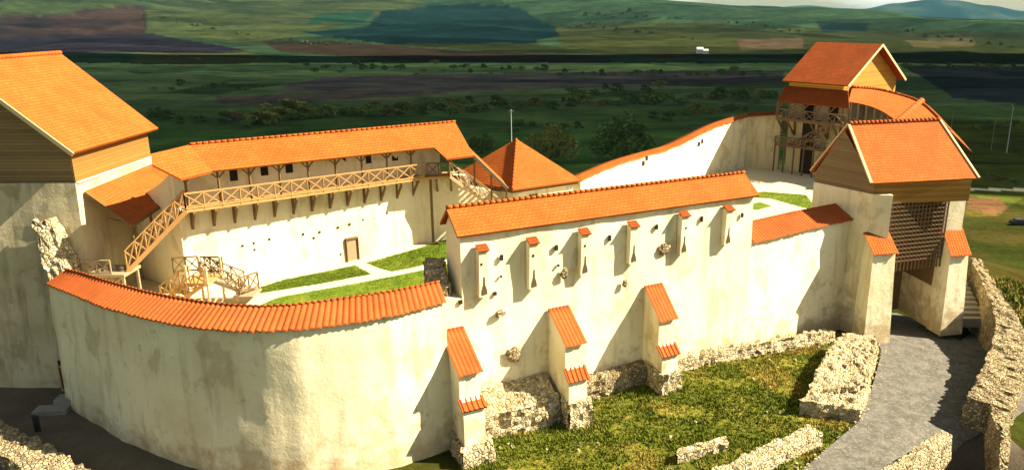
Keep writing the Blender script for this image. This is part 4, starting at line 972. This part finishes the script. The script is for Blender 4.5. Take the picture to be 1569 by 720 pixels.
# ------------------------------------------------------------------ 9 gate tower
gt = empty('gate_tower', (30.5, 65, -8), 'gate tower with bright orange roof and wooden portcullis at the end of the gravel road', 'gate tower')
fl, frr = V(26.3, 61.5, 5.2), V(36.4, 63.7, 5.2); fl = at(1335, 281, 5.2); frr = at(1500, 273, 5.2)
rl = atY(1300, 190, 65.2); rr_ = atY(1440, 184, 67.2); bl = at(1242, 262, 4.9); br_ = rr_ * 2 - frr; br_.z = 5.1
mb = MB(); mb.slab(fl, frr, rr_, rl, .2); mb.slab(br_, bl, rl + V(0, .01, 0), rr_ + V(0, .01, 0), .2); mb.build('roof', 'tile', gt)
ridge_tiles([rl + V(0, 0, .06), rr_ + V(0, 0, .06)], .17, .42).build('ridge_tiles', 'tile_red', gt, smooth=True)
for a_, b_ in ((fl, rl), (bl, rl), (frr, rr_)):
    dn = V(0, 0, .03); mb = MB(); mb.beam(a_ + dn, b_ + dn, .22, .14); mb.build('verge_trim', 'wood_pale', gt)
WLc = at(1337, 298, 4.1); WLb = at(1247, 279, 4.1); gn = n2(WLb, WLc)
fdir = V(frr.x - fl.x, frr.y - fl.y, 0).normalized(); WFr = V(frr.x - 1.3, frr.y + .4, 4.1)
WFr = V(35.9, 63.3, 4.1); WBr = V(33.5, 69.5, 4.1)
ZR = -8.0
def up(p, z): return V(p.x, p.y, z)
# left side wall (trapezoid body) with thickness, right side wall
def solid(poly, z0, z1, name, mat, parent): mb = MB(); mb.hexa([up(p, z0) for p in poly], [up(p, z1) for p in poly]); return mb.build(name, mat, parent)
di = (WLc - WLb); di.z = 0; di.normalize(); nin = V(-di.y, di.x, 0) if V(-di.y, di.x, 0).x > 0 else V(di.y, -di.x, 0)
solid([WLb, WLc, WLc + nin * 1.3, WLb + nin * 1.3], -9, 4.1, 'side_wall', 'plaster', gt)
pierR = [V(34.3, 64.2, 0), V(36.1, 64.5, 0), V(35.2, 70, 0), V(33.4, 70, 0)]
solid(pierR, -9, 3.2, 'side_wall', 'plaster', gt)
solid([V(34.4, 64.3, 0), V(35.9, 64.6, 0), V(35.7, 65.9, 0), V(34.3, 65.9, 0)], 3.2, 4.9, 'broken_masonry', 'rubble', gt)
pf = at(1367, 299, 4.1); solid([WLc + V(-.02, -.15, 0), V(pf.x, pf.y - .2, 0), V(pf.x + .2, pf.y + 1.5, 0), WLc + V(.3, 1.2, 0)], -9, 4.12, 'front_pier', 'plaster', gt)
# plank gable on the left side and the front board band
gi = nin * .1; mb = MB(); ga_, gb_ = WLb + gi, WLc + gi; apx = V((rl.x * .9 + gb_.x * .1) + .2, rl.y, rl.z - .5)
apx = ga_.lerp(gb_, (rl - ga_).dot(di) / (gb_ - ga_).dot(di)); apx.z = rl.z - .45
mb.face([up(ga_, 4.1), up(gb_, 4.1), up(gb_, 5.0), apx, up(ga_, 5.0)]); mb.build('plank_gable', 'plank_grey', gt)
fb0, fb1 = V(gb_.x, gb_.y, 0), V(35.6, 63.2, 0)
solid([fb0, fb1, fb1 + V(-.05, .2, 0), fb0 + V(.1, .2, 0)], 3.25, 5.25, 'front_planking', 'plank', gt)
solid([V(27.5, 66.8, 0), V(34, 68.6, 0), V(34, 69, 0), V(27.5, 67.2, 0)], -1.5, 5, 'rear_planking', 'plank_grey', gt)
solid([V(27.5, 67.3, 0), V(34, 69.1, 0), V(34, 69.3, 0), V(27.5, 67.5, 0)], -9, -1.5, 'rear_doors', 'wood_dark', gt)
solid([V(26.6, 62.6, 0), V(35, 63.9, 0), V(34.2, 69, 0), V(24.5, 66.6, 0)], 3.9, 4.05, 'ceiling', 'wood_dark', gt)
solid([V(34.22, 64.6, 0), V(34.28, 64.6, 0), V(33.38, 69.6, 0), V(33.32, 69.6, 0)], -5.0, 3.9, 'passage_boarding', 'wood_dark', gt)
# portcullis
pl0 = V(pf.x + .05, pf.y + .35, 0); pl1 = V(34.3, 63.9, 0); pg = MB(); zt0, zb0 = 3.3, -2.0
nv, nh = 16, 14
for k in range(nv + 1):
    p = pl0.lerp(pl1, k / nv); pg.beam(up(p, zt0), up(p, zb0 - .9), .11, .1)
for k in range(nh + 1):
    z = lerp(zt0, zb0, k / nh); pg.beam(up(pl0, z), up(pl1, z), .09, .11)
pg.build('portcullis', 'wood_mid', gt)
# buttresses with tile caps in front of both piers
def gate_butt(capT, capB, poly, ztop, name):
    pass
def small_butt(x0, x1, yb, yf, z0, z1, dy, cap='tile'):
    """x0..x1 along the front, yb back, yf front"""
    mb = MB(); sx = fdir; base = V(x0, yb, 0); n = V(sx.y, -sx.x, 0); w = x1 - x0
    def q(a, d, z): return base + sx * a + n * d + V(0, 0, z)
    d = yb - yf
    mb.hexa([q(-.25, 0, -9), q(w + .2, 0, -9), q(w + .2, d + .5, -9), q(-.25, d + .5, -9)], [q(0, 0, z1), q(w, 0, z1), q(w, d, z0), q(0, d, z0)])
    b = mb.build('buttress', 'plaster', gt)
    barrel_roof([q(-.15, d + .2, z0 - .05), q(w + .15, d + .2, z0 - .05)], [q(-.15, -.05, z1 + .2), q(w + .15, -.05, z1 + .2)], [q(-.15, -.1, z1), q(w + .15, -.1, z1)], .25, .04, .08).build('tile_cap', 'tile', b, smooth=True)
bl_ = at(1340, 398, 0)
small_butt(26.4, 28.5, 61.7, 60.3, .35 - .9, 1.0 - .35, 0)
small_butt(34.35, 36.15, 64.35, 62.95, atY(1480, 391, 62.7).z, atY(1462, 349, 64.3).z - .15, 0)
solid([V(26.9, 63.5, 0), V(33, 66, 0), V(33, 66.3, 0), V(26.9, 63.8, 0)], -20, -19, 'hidden_sill', 'plaster', gt) if False else None

# ------------------------------------------------------------------ road, grass plot, stone walls on the right
def terrg(x, y): return terr(x, y)
road = [(1362, 510), (1368, 470), (1440, 470), (1500, 500), (1560, 520), (1540, 620), (1470, 660), (1400, 730), (1280, 830), (1100, 830), (1220, 720), (1310, 650), (1345, 560)]
rp = [(p.x, p.y) for p in (at(x, y, -8.0) for x, y in road)]
rp = [(28.0, 61), (24, 70), (35.5, 73), (36.4, 62.5), (40.5, 67), (41.6, 66), (40.9, 58), (36.0, 50.5), (31.5, 46.8)] + [tuple(at(x, y, -8.1).xy) for x, y in ((1480, 660), (1410, 700), (1360, 740), (1270, 830), (1120, 830), (1200, 740), (1262, 690), (1316, 645), (1334, 600), (1345, 560), (1352, 530))]
sheet('road', rp, terrg, .15, 'road', .8)
yl = [(-46, 50), (-46, 40), (-32, 37), (-22, 32), (-10, 30), (-6, 36), (-14, 40), (-22, 41), (-28, 44.5), (-31, 47.5), (-32, 50)]
sheet('yard', yl, terrg, .05, 'earth', .8)
sheet('ditch', [(23.5, 42.5), (27, 45.2), (30.5, 46), (31.5, 41), (27, 33), (19, 33), (20, 37)], terrg, .07, 'earth', .5)
# grass tufts
def tufts(name, poly, zf, n, hmin, hmax, mats, drym=.3, w=.05, seed=3):
    rnd = random.Random(seed); xs = [p[0] for p in poly]; ys = [p[1] for p in poly]; mb = MB(); c = 0
    while c < n:
        x = rnd.uniform(min(xs), max(xs)); y = rnd.uniform(min(ys), max(ys))
        if not pin(x, y, poly): continue
        c += 1
        if noise.noise(V(x, y, 0) * .5) < -.25 and rnd.random() < .6: continue
        dry = noise.noise(V(x, y, 7) * .33) + rnd.uniform(-.2, .2) > .22 * (1.4 - drym)
        z = zf(x, y)
        for b in range(4):
            a = rnd.uniform(0, 6.28); h = rnd.uniform(hmin, hmax) * (1 + .8 * max(0, noise.noise(V(x, y, 3) * .4))); dx, dy = math.cos(a), math.sin(a); l = h * rnd.uniform(.3, .9); ox, oy = rnd.uniform(-.12, .12), rnd.uniform(-.12, .12)
            mb.face([(x + ox - dy * w, y + oy + dx * w, z - .02), (x + ox + dy * w, y + oy - dx * w, z - .02), (x + ox + dx * l, y + oy + dy * l, z + h)], None, 1 if dry else 0)
    return tag(mb.build(name, mats, loc=(0, 0, 0)), kind='stuff')
plot = [tuple(mpt(s1_ - .4, .6, 0).xy), tuple(mpt(s3_, .4, 0).xy), tuple(mpt(s3_ + 6, .4, 0).xy), (25.8, 62.2), (26.8, 60.6), (25.6, 56), (23.6, 51.5), (19.8, 45.5), (14, 39), (9, 33), (0, 31), (-4, 36), (-6, 41)]
o = tufts('grass', plot, terrg, 22000, .10, .26, ['blades', 'blades_dry'], .45); o['label'] = 'rough sloping grass with dry yellow patches below the buttressed wall'
sheet('grass_slope', plot, terrg, .04, 'rough_grass', .8)
for i, pl in enumerate(LAWNS[:4]):
    o = tufts('grass', pl, lambda x, y: zc(x, y) + .03, 3500 if i < 3 else 700, .02, .06, ['blades_lawn', 'blades_dry'], -1, .03, 10 + i); o['label'] = 'short mown lawn grass inside the courtyard'
outr = [(39, 75), (60, 95), (85, 75), (75, 45), (52, 30), (45, 50), (45.5, 62)]
o = tufts('grass', outr, terrg, 9000, .2, .6, ['blades', 'blades_dry'], .3, .09, 20); o['label'] = 'rough grass on the bank outside the right stone wall'
# loose stones lying about on the slope and road edges
rnd = random.Random(5); mb = MB()
for k in range(520):
    if k % 3: x, y = rnd.uniform(-6, 28), rnd.uniform(33, 62); ok = pin(x, y, plot) and (noise.noise(V(x, y, 2) * .5) > .05)
    else: t = rnd.random(); e = Vector(rp[len(rp) - 1 - int(t * 6)]).lerp(Vector(rp[len(rp) - 2 - int(t * 6)]), rnd.random()); x, y = e.x + rnd.gauss(0, .3), e.y + rnd.gauss(0, .3); ok = True
    if not ok: continue
    z = terr(x, y) + .07; r_ = rnd.uniform(.05, .16); a = rnd.uniform(0, 3); n5 = 6
    lo_ = [V(x + r_ * math.cos(a + q) * rnd.uniform(.8, 1.2), y + r_ * math.sin(a + q) * rnd.uniform(.8, 1.2), z - .05) for q in [6.283 * i / n5 for i in range(n5)]]
    mb.hexa(lo_, [V(lerp(x, p.x, .65), lerp(y, p.y, .65), z + r_ * rnd.uniform(.5, .9)) for p in lo_])
o = tag(mb.build('loose_stones', 'rubble_pale', loc=(0, 0, 0)), kind='stuff'); o['label'] = 'loose stones scattered over the grass slope and the road edge'
# perimeter rubble wall right of the road
pw = [at(1494, 396, -4.6), at(1513, 430, -5.0), at(1530, 462, -5.4), at(1550, 500, -5.9), at(1545, 545, -6.2), at(1527, 590, -6.4), at(1512, 618, -6.5)]
o = stone_wall(smooth_path(pw, 2), lambda p: terr(p.x, p.y) - .6, lambda t, _: lerp(.9, 2.5, sm(.1, .75, t)), None, .22, .085).build('stone_wall', 'rubble')
tag(o, 'broad curving rubble stone wall sunlit on top along the right side of the road', 'stone wall')
pw2 = [at(1535, 600, -6.5), at(1532, 640, -6.6), at(1542, 672, -6.7), at(1535, 720, -6.9), at(1520, 790, -7.1)]
o = stone_wall(pw2, lambda p: terr(p.x, p.y) - 4, lambda t, _: lerp(1.4, .45, sm(0, .5, t)), None, .22, .08).build('stone_wall', 'rubble')
tag(o, 'narrow stone parapet running to the bottom right corner beyond the broad wall', 'stone wall')
# dark corner masonry below the wall end
d1_ = [at(1480, 616, -4.8), at(1520, 628, -4.9), at(1534, 650, -5.2), at(1538, 700, -5.4), at(1500, 735, -7.0), at(1465, 690, -7.1)]
# low parapet by the road (front)
pw3 = [at(1330, 745, -7.1), at(1372, 717, -7.1), at(1410, 690, -7.1), at(1452, 662, -7.1)]
o = stone_wall(pw3, lambda p: terr(p.x, p.y) - 4, .75, None, .22, .06).build('low_wall', 'rubble_pale')
tag(o, 'low stone kerb wall on the near right edge of the gravel road', 'low wall')
pw4 = [at(1060, 748, -7.3), at(1130, 712, -7.3), at(1190, 682, -7.3), at(1250, 656, -7.2)]
o = stone_wall(pw4, lambda p: terr(p.x, p.y) - .6, 1.1, None, .22, .07).build('low_wall', 'rubble_pale')
tag(o, 'pale low stone wall between the grass slope and the near left edge of the road', 'low wall')
# stepped ruin block left of road
P_ = lambda px, py, z: at(px, py, z)
tp = [P_(1238, 598, -6.6), P_(1325, 590, -6.7), P_(1346, 525, -6.9), P_(1338, 514, -6.9), P_(1290, 510, -6.7), P_(1262, 545, -6.5)]
b1 = rubble_block([up(p, terr(p.x, p.y) - .6) for p in tp], tp, None, .28, .14, 4)
tp2 = [P_(1226, 612, -6.9), P_(1318, 628, -7.3), P_(1332, 590, -7.2), P_(1238, 596, -6.7)]
rubble_block([up(p, terr(p.x, p.y) - .8) for p in tp2], tp2, b1, .28, .14, 5)
tag(b1.build('stone_ruin', 'rubble_pale'), 'broken pale stone foundation block stepping down beside the gate end of the road', 'ruin')
tp3 = [P_(1038, 697, -7.6), P_(1115, 678, -7.6), P_(1112, 668, -7.6), P_(1040, 687, -7.6)]
tag(rubble_block([up(p, terr(p.x, p.y) - .4) for p in tp3], tp3, None, .25, .08, 6).build('stone_remnant', 'rubble_pale'), 'short strip of pale stone foundation lying alone in the grass slope', 'ruin')
# steps right of gate
stp = empty('stone_steps', (38, 66, -8), 'narrow stone steps climbing between the gate pier and the broad rubble wall', 'steps')
for k in range(9):
    y = 63.6 + k * .62; mb = MB(); z1_ = -7.75 + k * .26; mb.box((37.9 + k * .06, y + 1.5, (z1_ - 8.6) / 2), (2.2, 3.2, z1_ + 8.6)); mb.build('step', 'slab', stp)
# ------------------------------------------------------------------ left yard items
pg_ = empty('slatted_door', (-31.5, 47.6, -6.5), 'small timber slat door in the corner between the left tower and the curved wall', 'door')
gA, gB = atY(92, 552, 48.15), atY(117, 548, 47.2); gA = atY(95, 600, 48.0); gB = atY(118, 596, 47.3)
mb = MB()
for k in range(6):
    p = gA.lerp(gB, (k + .5) / 6); mb.beam(p, p + V(0, 0, 2.0), .10, .05)
for z in (.15, 1.9): mb.beam(gA + V(0, 0, z), gB + V(0, 0, z), .1, .1)
mb.build('slats', 'wood', pg_)
mb = MB(); b_ = (gB - gA).normalized(); nb_ = V(-b_.y, b_.x, 0)
mb.hexa([gA + nb_ * .1 + V(0, 0, 0), gB + nb_ * .1, gB + nb_ * .16, gA + nb_ * .16], [q + V(0, 0, 2.35) for q in (gA + nb_ * .1, gB + nb_ * .1, gB + nb_ * .16, gA + nb_ * .16)]); mb.build('recess_shade', 'opening_shade', pg_)  # dark sheet behind the slats, its shade painted in
sb_ = at(95, 622, -6.8)
es = empty('entrance_steps', (sb_.x, sb_.y, -7.1), 'two rough stone slabs forming a step before the slatted door', 'steps')
for (dx, dy, w, d, z) in ((.3, .5, 1.7, 1.0, -6.35), (-.4, -.4, 2.1, 1.0, -6.7)):
    mb = MB(); mb.box((sb_.x + dx, sb_.y + dy, z - .3), (w, d, .6), .15); mb.build('slab', 'slab', es)
p = at(56, 660, -7); mb = MB(); mb.box((p.x, p.y, terr(p.x, p.y) + .55), (.16, .12, 1.3)); mb.box((p.x + .22, p.y, terr(p.x, p.y) + .5), (.12, .1, 1.15)); mb.box((p.x + .1, p.y, terr(p.x, p.y) + 1.12), (.42, .14, .1))
tag(mb.build('bollard', 'metal_dark'), 'dark upright metal marker standing in the shaded yard at lower left', 'bollard')
pw5 = [at(-60, 640, -6.0), at(0, 668, -6.1), at(40, 690, -6.2), at(90, 722, -6.3), at(150, 765, -6.4)]
tag(stone_wall(pw5, lambda p: terr(p.x, p.y) - .8, 2.0, None, .28, .12).build('stone_wall', 'rubble'), 'sunlit rubble wall crossing the bottom left corner in front of the dark yard', 'stone wall')

# ------------------------------------------------------------------ vegetation
def crown_mesh(name, R, n, seed, mats, flat_=.75, leaf=.5, lobes=9, trunk=True):
    rnd = random.Random(seed); mb = MB(); cs = []
    for k in range(lobes):
        a = rnd.uniform(0, 6.28); rr = rnd.uniform(.1, .78) * R; cs.append((V(math.cos(a) * rr, math.sin(a) * rr, rnd.uniform(.1, 1.0) * R * flat_ * 1.5 * (1 - .4 * rr / R)), rnd.uniform(.16, .40) * R))
    for i in range(n):
        c, r = cs[rnd.randrange(lobes)]; d = V(rnd.gauss(0, 1), rnd.gauss(0, 1), rnd.gauss(0, 1)).normalized(); p = c + d * r * (rnd.uniform(.5, 1.0) ** .5) * V(1, 1, flat_).length / 1.6
        q = V(rnd.gauss(0, 1), rnd.gauss(0, 1), rnd.gauss(0, .6)).normalized(); t = q.cross(V(rnd.random(), rnd.random(), rnd.random())).normalized(); l = leaf * rnd.uniform(.5, 1.3)
        mb.face([p - q * l, p + t * l * .5, p + q * l, p - t * l * .5], None, 0)
    return mb
def make_tree(name, R, hgt, n, seed, mat, label, cat, loc, group=None, lobes=9, leaf=.5):
    t = empty(name, loc, label, cat, group); mb = crown_mesh('crown', R, n, seed, None, .52 if name == 'tree' else .7, leaf, lobes)
    base = V(*loc); mb.v = [(v[0] + base.x, v[1] + base.y, v[2] + base.z + hgt * .3) for v in mb.v]; mb.build('crown', mat, t)
    tb = MB(); rnd = random.Random(seed); tb.tube(base - V(0, 0, .5), base + V(0, 0, hgt * .55), R * .07, R * .04, 8)
    for k in range(5):
        a = k * 1.3; s_ = base + V(0, 0, hgt * (.3 + .05 * k)); tb.tube(s_, s_ + V(math.cos(a) * R * .5, math.sin(a) * R * .5, R * .55), R * .035, R * .012, 6)
    tb.build('trunk', 'bark', t); return t
def copy_tree(o, loc, sc, rz, label=None):
    c = o.copy(); S.collection.objects.link(c); c.location = loc; c.scale = (sc, sc, sc); c.rotation_euler = (0, 0, rz)
    if label: c['label'] = label
    for ch in o.children:
        d = ch.copy(); S.collection.objects.link(d); d.parent = c
    return c
def on_ground(px, py):
    d = ray(px, py); t = .05
    while t < 4:
        p = O + d * t
        if p.z < terr(p.x, p.y): return V(p.x, p.y, terr(p.x, p.y))
        t *= 1.01
    return O + d * 4
for (px, py, wpx, mat, lab, sd_, lv) in ((845, 252, 92, 'leaf_olive', 'rounded olive green tree just right of the pyramid roof peak', 3, 1), (952, 246, 108, 'leaf_dark', 'broad dark tree behind the rising white wall', 5, 1), (738, 236, 50, 'leaf_dark', 'dark tree showing between the gallery roof end and the pyramid roof', 8, 1)):
    p = on_ground(px, py); dist = (p - O).length; R = wpx / 2 / F * dist
    make_tree('tree', R, R * 1.05, 6500, sd_, mat, lab, 'tree', p, lobes=22, leaf=R * .055)
    print('tree', px, p, R)
protos = []
for i, (mat, lab) in enumerate((('leaf_dark', 'dark green bush among the valley hedgerows'), ('leaf_green', 'mid green bush among the valley hedgerows'), ('leaf_olive', 'yellowish olive bush among the valley hedgerows'), ('leaf_rust', 'rusty brown bush among the valley hedgerows'))):
    protos.append((mat, lab, None))
cache = {}
rnd = random.Random(11)
def bush(px, py, wpx, kind):
    p = on_ground(px, py); dist = (p - O).length; R = wpx / 2 / F * dist
    if p.y < 110: return
    if kind not in cache:
        mat, lab, _ = protos[kind]
        cache[kind] = (make_tree('bush', 5.0, 4.2, 750, 20 + kind, mat, lab, 'bush', p, 'hedgerow bushes in the valley', 7, .6), 5.0)
        o, r0 = cache[kind]; o.scale = (R / r0 * 1.3, R / r0 * 1.1, R / r0 * .68); o.rotation_euler = (0, 0, rnd.uniform(0, 6)); return
    o, r0 = cache[kind]; c = copy_tree(o, p, R / r0, rnd.uniform(-.5, .5)); c.scale = (R / r0 * 1.35, R / r0 * 1.1, R / r0 * rnd.uniform(.55, .8))
rows_ = [((240, 186), (480, 188), 12, 26), ((390, 190), (480, 180), 5, 44), ((480, 182), (740, 172), 20, 24), ((560, 172), (740, 160), 10, 18), ((700, 170), (1190, 150), 36, 22), ((470, 108), (800, 108), 22, 12), ((800, 112), (1190, 118), 22, 12), ((880, 145), (1030, 140), 9, 20), ((240, 140), (420, 134), 10, 12), ((1390, 105), (1569, 108), 12, 11), ((1500, 200), (1569, 192), 5, 22), ((780, 195), (900, 196), 6, 20), ((1000, 185), (1180, 165), 10, 18), ((1510, 275), (1569, 280), 3, 24),
         ((250, 90), (470, 97), 7, 6), ((860, 40), (1080, 60), 16, 8), ((900, 25), (1060, 30), 12, 8), ((1120, 35), (1250, 55), 10, 7), ((1390, 50), (1560, 78), 12, 7), ((480, 70), (560, 66), 6, 7), ((230, 30), (500, 72), 14, 6)]
for (a, b, n, w) in rows_:
    for k in range(n):
        t = (k + rnd.uniform(-.4, .4)) / n; px = lerp(a[0], b[0], t); py = lerp(a[1], b[1], t) + rnd.gauss(0, 3 if w > 10 else 2.2)
        r_ = rnd.random(); kind = 0 if r_ < .42 else 1 if r_ < .72 else 2 if r_ < .98 else 3
        if 395 < px < 475 and 165 < py < 195: kind = 2
        bush(px, py, w * rnd.uniform(.6, 1.4), kind)
# ------------------------------------------------------------------ countryside objects
lb = on_ground(1542, 236); lt_ = atY(1553, 162, lb.y - .5)
mb = MB(); mb.tube(lb, lt_, .28, .14, 8); mb.beam(lt_, lt_ + V(-1.4, 0, .3), .16)
tag(mb.build('lamp_post', 'metal'), 'tall pale pole leaning slightly in the field at the right edge', 'pole')
for px, py, h in ((1518, 232, 40), (1456, 205, 30)):
    b_ = on_ground(px, py); dist = (b_ - O).length; mb = MB(); mb.tube(b_, b_ + V(0, 0, h / F * dist), .14, .1, 6); mb.beam(b_ + V(-.9, 0, h / F * dist - .6), b_ + V(.9, 0, h / F * dist - .6), .12)
    tag(mb.build('utility_pole', 'wood_grey'), 'thin dark utility pole in the field ' + ('left of the tall pale pole' if px > 1500 else 'just above the right end of the gate roof'), 'pole')
for px, w, lab in ((1072, 9, 'larger white far house on the valley edge'), (1081, 7, 'smaller white far house right of the larger one on the valley edge')):
    b_ = on_ground(px, 83); dist = (b_ - O).length; s_ = w / F * dist; h = empty('farmhouse', b_, lab, 'house')
    mb = MB(); mb.box((b_.x, b_.y, b_.z + s_ * .3), (s_, s_ * .7, s_ * .7)); mb.build('wall', 'white', h)
    mb = MB(); z = b_.z + s_ * .65
    for sg in (-1, 1): mb.slab((b_.x - s_ * .55, b_.y + sg * s_ * .4, z), (b_.x + s_ * .55, b_.y + sg * s_ * .4, z), (b_.x + s_ * .55, b_.y, z + s_ * .35), (b_.x - s_ * .55, b_.y, z + s_ * .35), s_ * .03)
    mb.build('roof', 'metal', h)
    mb = MB(); 
    for k in (-.25, .25): mb.box((b_.x + k * s_, b_.y - s_ * .36, b_.z + s_ * .35), (s_ * .12, .3, s_ * .2))
    mb.build('window', 'glass', h)
# parked car at right edge
cp = on_ground(1562, 345); dist = (cp - O).length
car = empty('parked_car', cp, 'dark parked car cut off by the right edge of the picture beside the bare earth', 'car')
def carprof(prof, y0, y1, name, mat, parent):
    mb = MB(); mb.hexa([V(cp.x + x, cp.y + y0, cp.z + z) for x, z in prof], [V(cp.x + x, cp.y + y1, cp.z + z) for x, z in prof]); return mb.build(name, mat, parent)
carprof([(-2.2, .3), (2.2, .3), (2.25, .75), (1.9, .95), (-2.0, .98), (-2.25, .7)], -.88, .88, 'body', 'car', car)
carprof([(-1.7, .97), (1.1, .96), (.45, 1.42), (-1.2, 1.45)], -.76, .76, 'cabin', 'glass', car)
carprof([(-1.2, 1.43), (.5, 1.42), (.3, 1.47), (-1.0, 1.5)], -.72, .72, 'roof', 'car', car)
for x in (-1.4, 1.4):
    for y in (-.85, .85):
        mb = MB(); mb.tube((cp.x + x, cp.y + y - .1, cp.z + .33), (cp.x + x, cp.y + y + .1, cp.z + .33), .33, .33, 14); mb.build('wheel', 'tyre', car)
# ------------------------------------------------------------------ air
HB = bpy.data.meshes.new('haze'); g_ = bpy.data.objects['ground'].data
zl = min(min(v.co.z for v in g_.vertices), -125) - 1.5; zh = max(max(v.co.z for v in g_.vertices), bpy.data.objects['hills'].location.z + max(v.co.z for v in bpy.data.objects['hills'].data.vertices), H) + 20
print('haze z', zl, zh)
XR_ = 14600
HB.from_pydata([(x, y, z) for z in (zl, zh) for x, y in ((-XR_, -XR_), (XR_, -XR_), (XR_, XR_), (-XR_, XR_))], [], [(3, 2, 1, 0), (4, 5, 6, 7), (0, 1, 5, 4), (1, 2, 6, 5), (2, 3, 7, 6), (3, 0, 4, 7)])
hm = bpy.data.materials.new('haze_air'); hm.use_nodes = True; hn = hm.node_tree; hn.nodes.clear(); ho = hn.nodes.new('ShaderNodeOutputMaterial'); pv_ = hn.nodes.new('ShaderNodeVolumePrincipled')
pv_.inputs['Color'].default_value = (.30, .66, .78, 1); pv_.inputs['Density'].default_value = .000016; hn.links.new(pv_.outputs[0], ho.inputs['Volume'])
HB.materials.append(hm); ho_ = bpy.data.objects.new('haze', HB); S.collection.objects.link(ho_); tag(ho_, kind='stuff')
# ------------------------------------------------------------------ clouds that shade the valley
def cloud(name, c, rx, ry, rz, seed):
    import bmesh
    bm = bmesh.new(); bmesh.ops.create_icosphere(bm, subdivisions=5, radius=1)
    for v in bm.verts:
        p = v.co.copy(); k = 1 + noise.fractal(p * 2.2 + V(seed, 0, 0), .8, 2.0, 5) * .28
        v.co = V(p.x * rx * k, p.y * ry * k, max(p.z, -.25) * rz * k)
    me = bpy.data.meshes.new(name); bm.to_mesh(me); bm.free(); me.polygons.foreach_set('use_smooth', [True] * len(me.polygons)); me.materials.append(M['cloud'])
    o = bpy.data.objects.new(name, me); S.collection.objects.link(o); o.location = c; return tag(o, kind='structure')
m_, n__, b__ = newmat('cloud_vapour', 1); b__.inputs['Base Color'].default_value = (.9, .9, .9, 1); M['cloud'] = m_
CZ = 1000.0; sh = CZ / math.tan(SUN_EL)
def shade(cx_, cy_, rx, ry, rz, seed): cloud('cloud', (cx_ + sh * math.cos(SUN_AZ), cy_ + sh * math.sin(SUN_AZ), CZ - 50), rx, ry, rz, seed)
shade(0, 850, 1900, 570, 60, 1)
def shade_px(px, py, w, py0, py1, seed):
    c = on_ground(px, py); a = on_ground(px, py0); b = on_ground(px, py1); rx = w / 2 / F * (c - O).length; ry = abs(a.y - b.y) / 2
    dz = CZ - 50 - c.z; cloud('cloud', (c.x + dz / math.tan(SUN_EL), (a.y + b.y) / 2, CZ - 50), rx, ry, 70, seed)
shade_px(1460, 24, 330, 14, 34, 6)
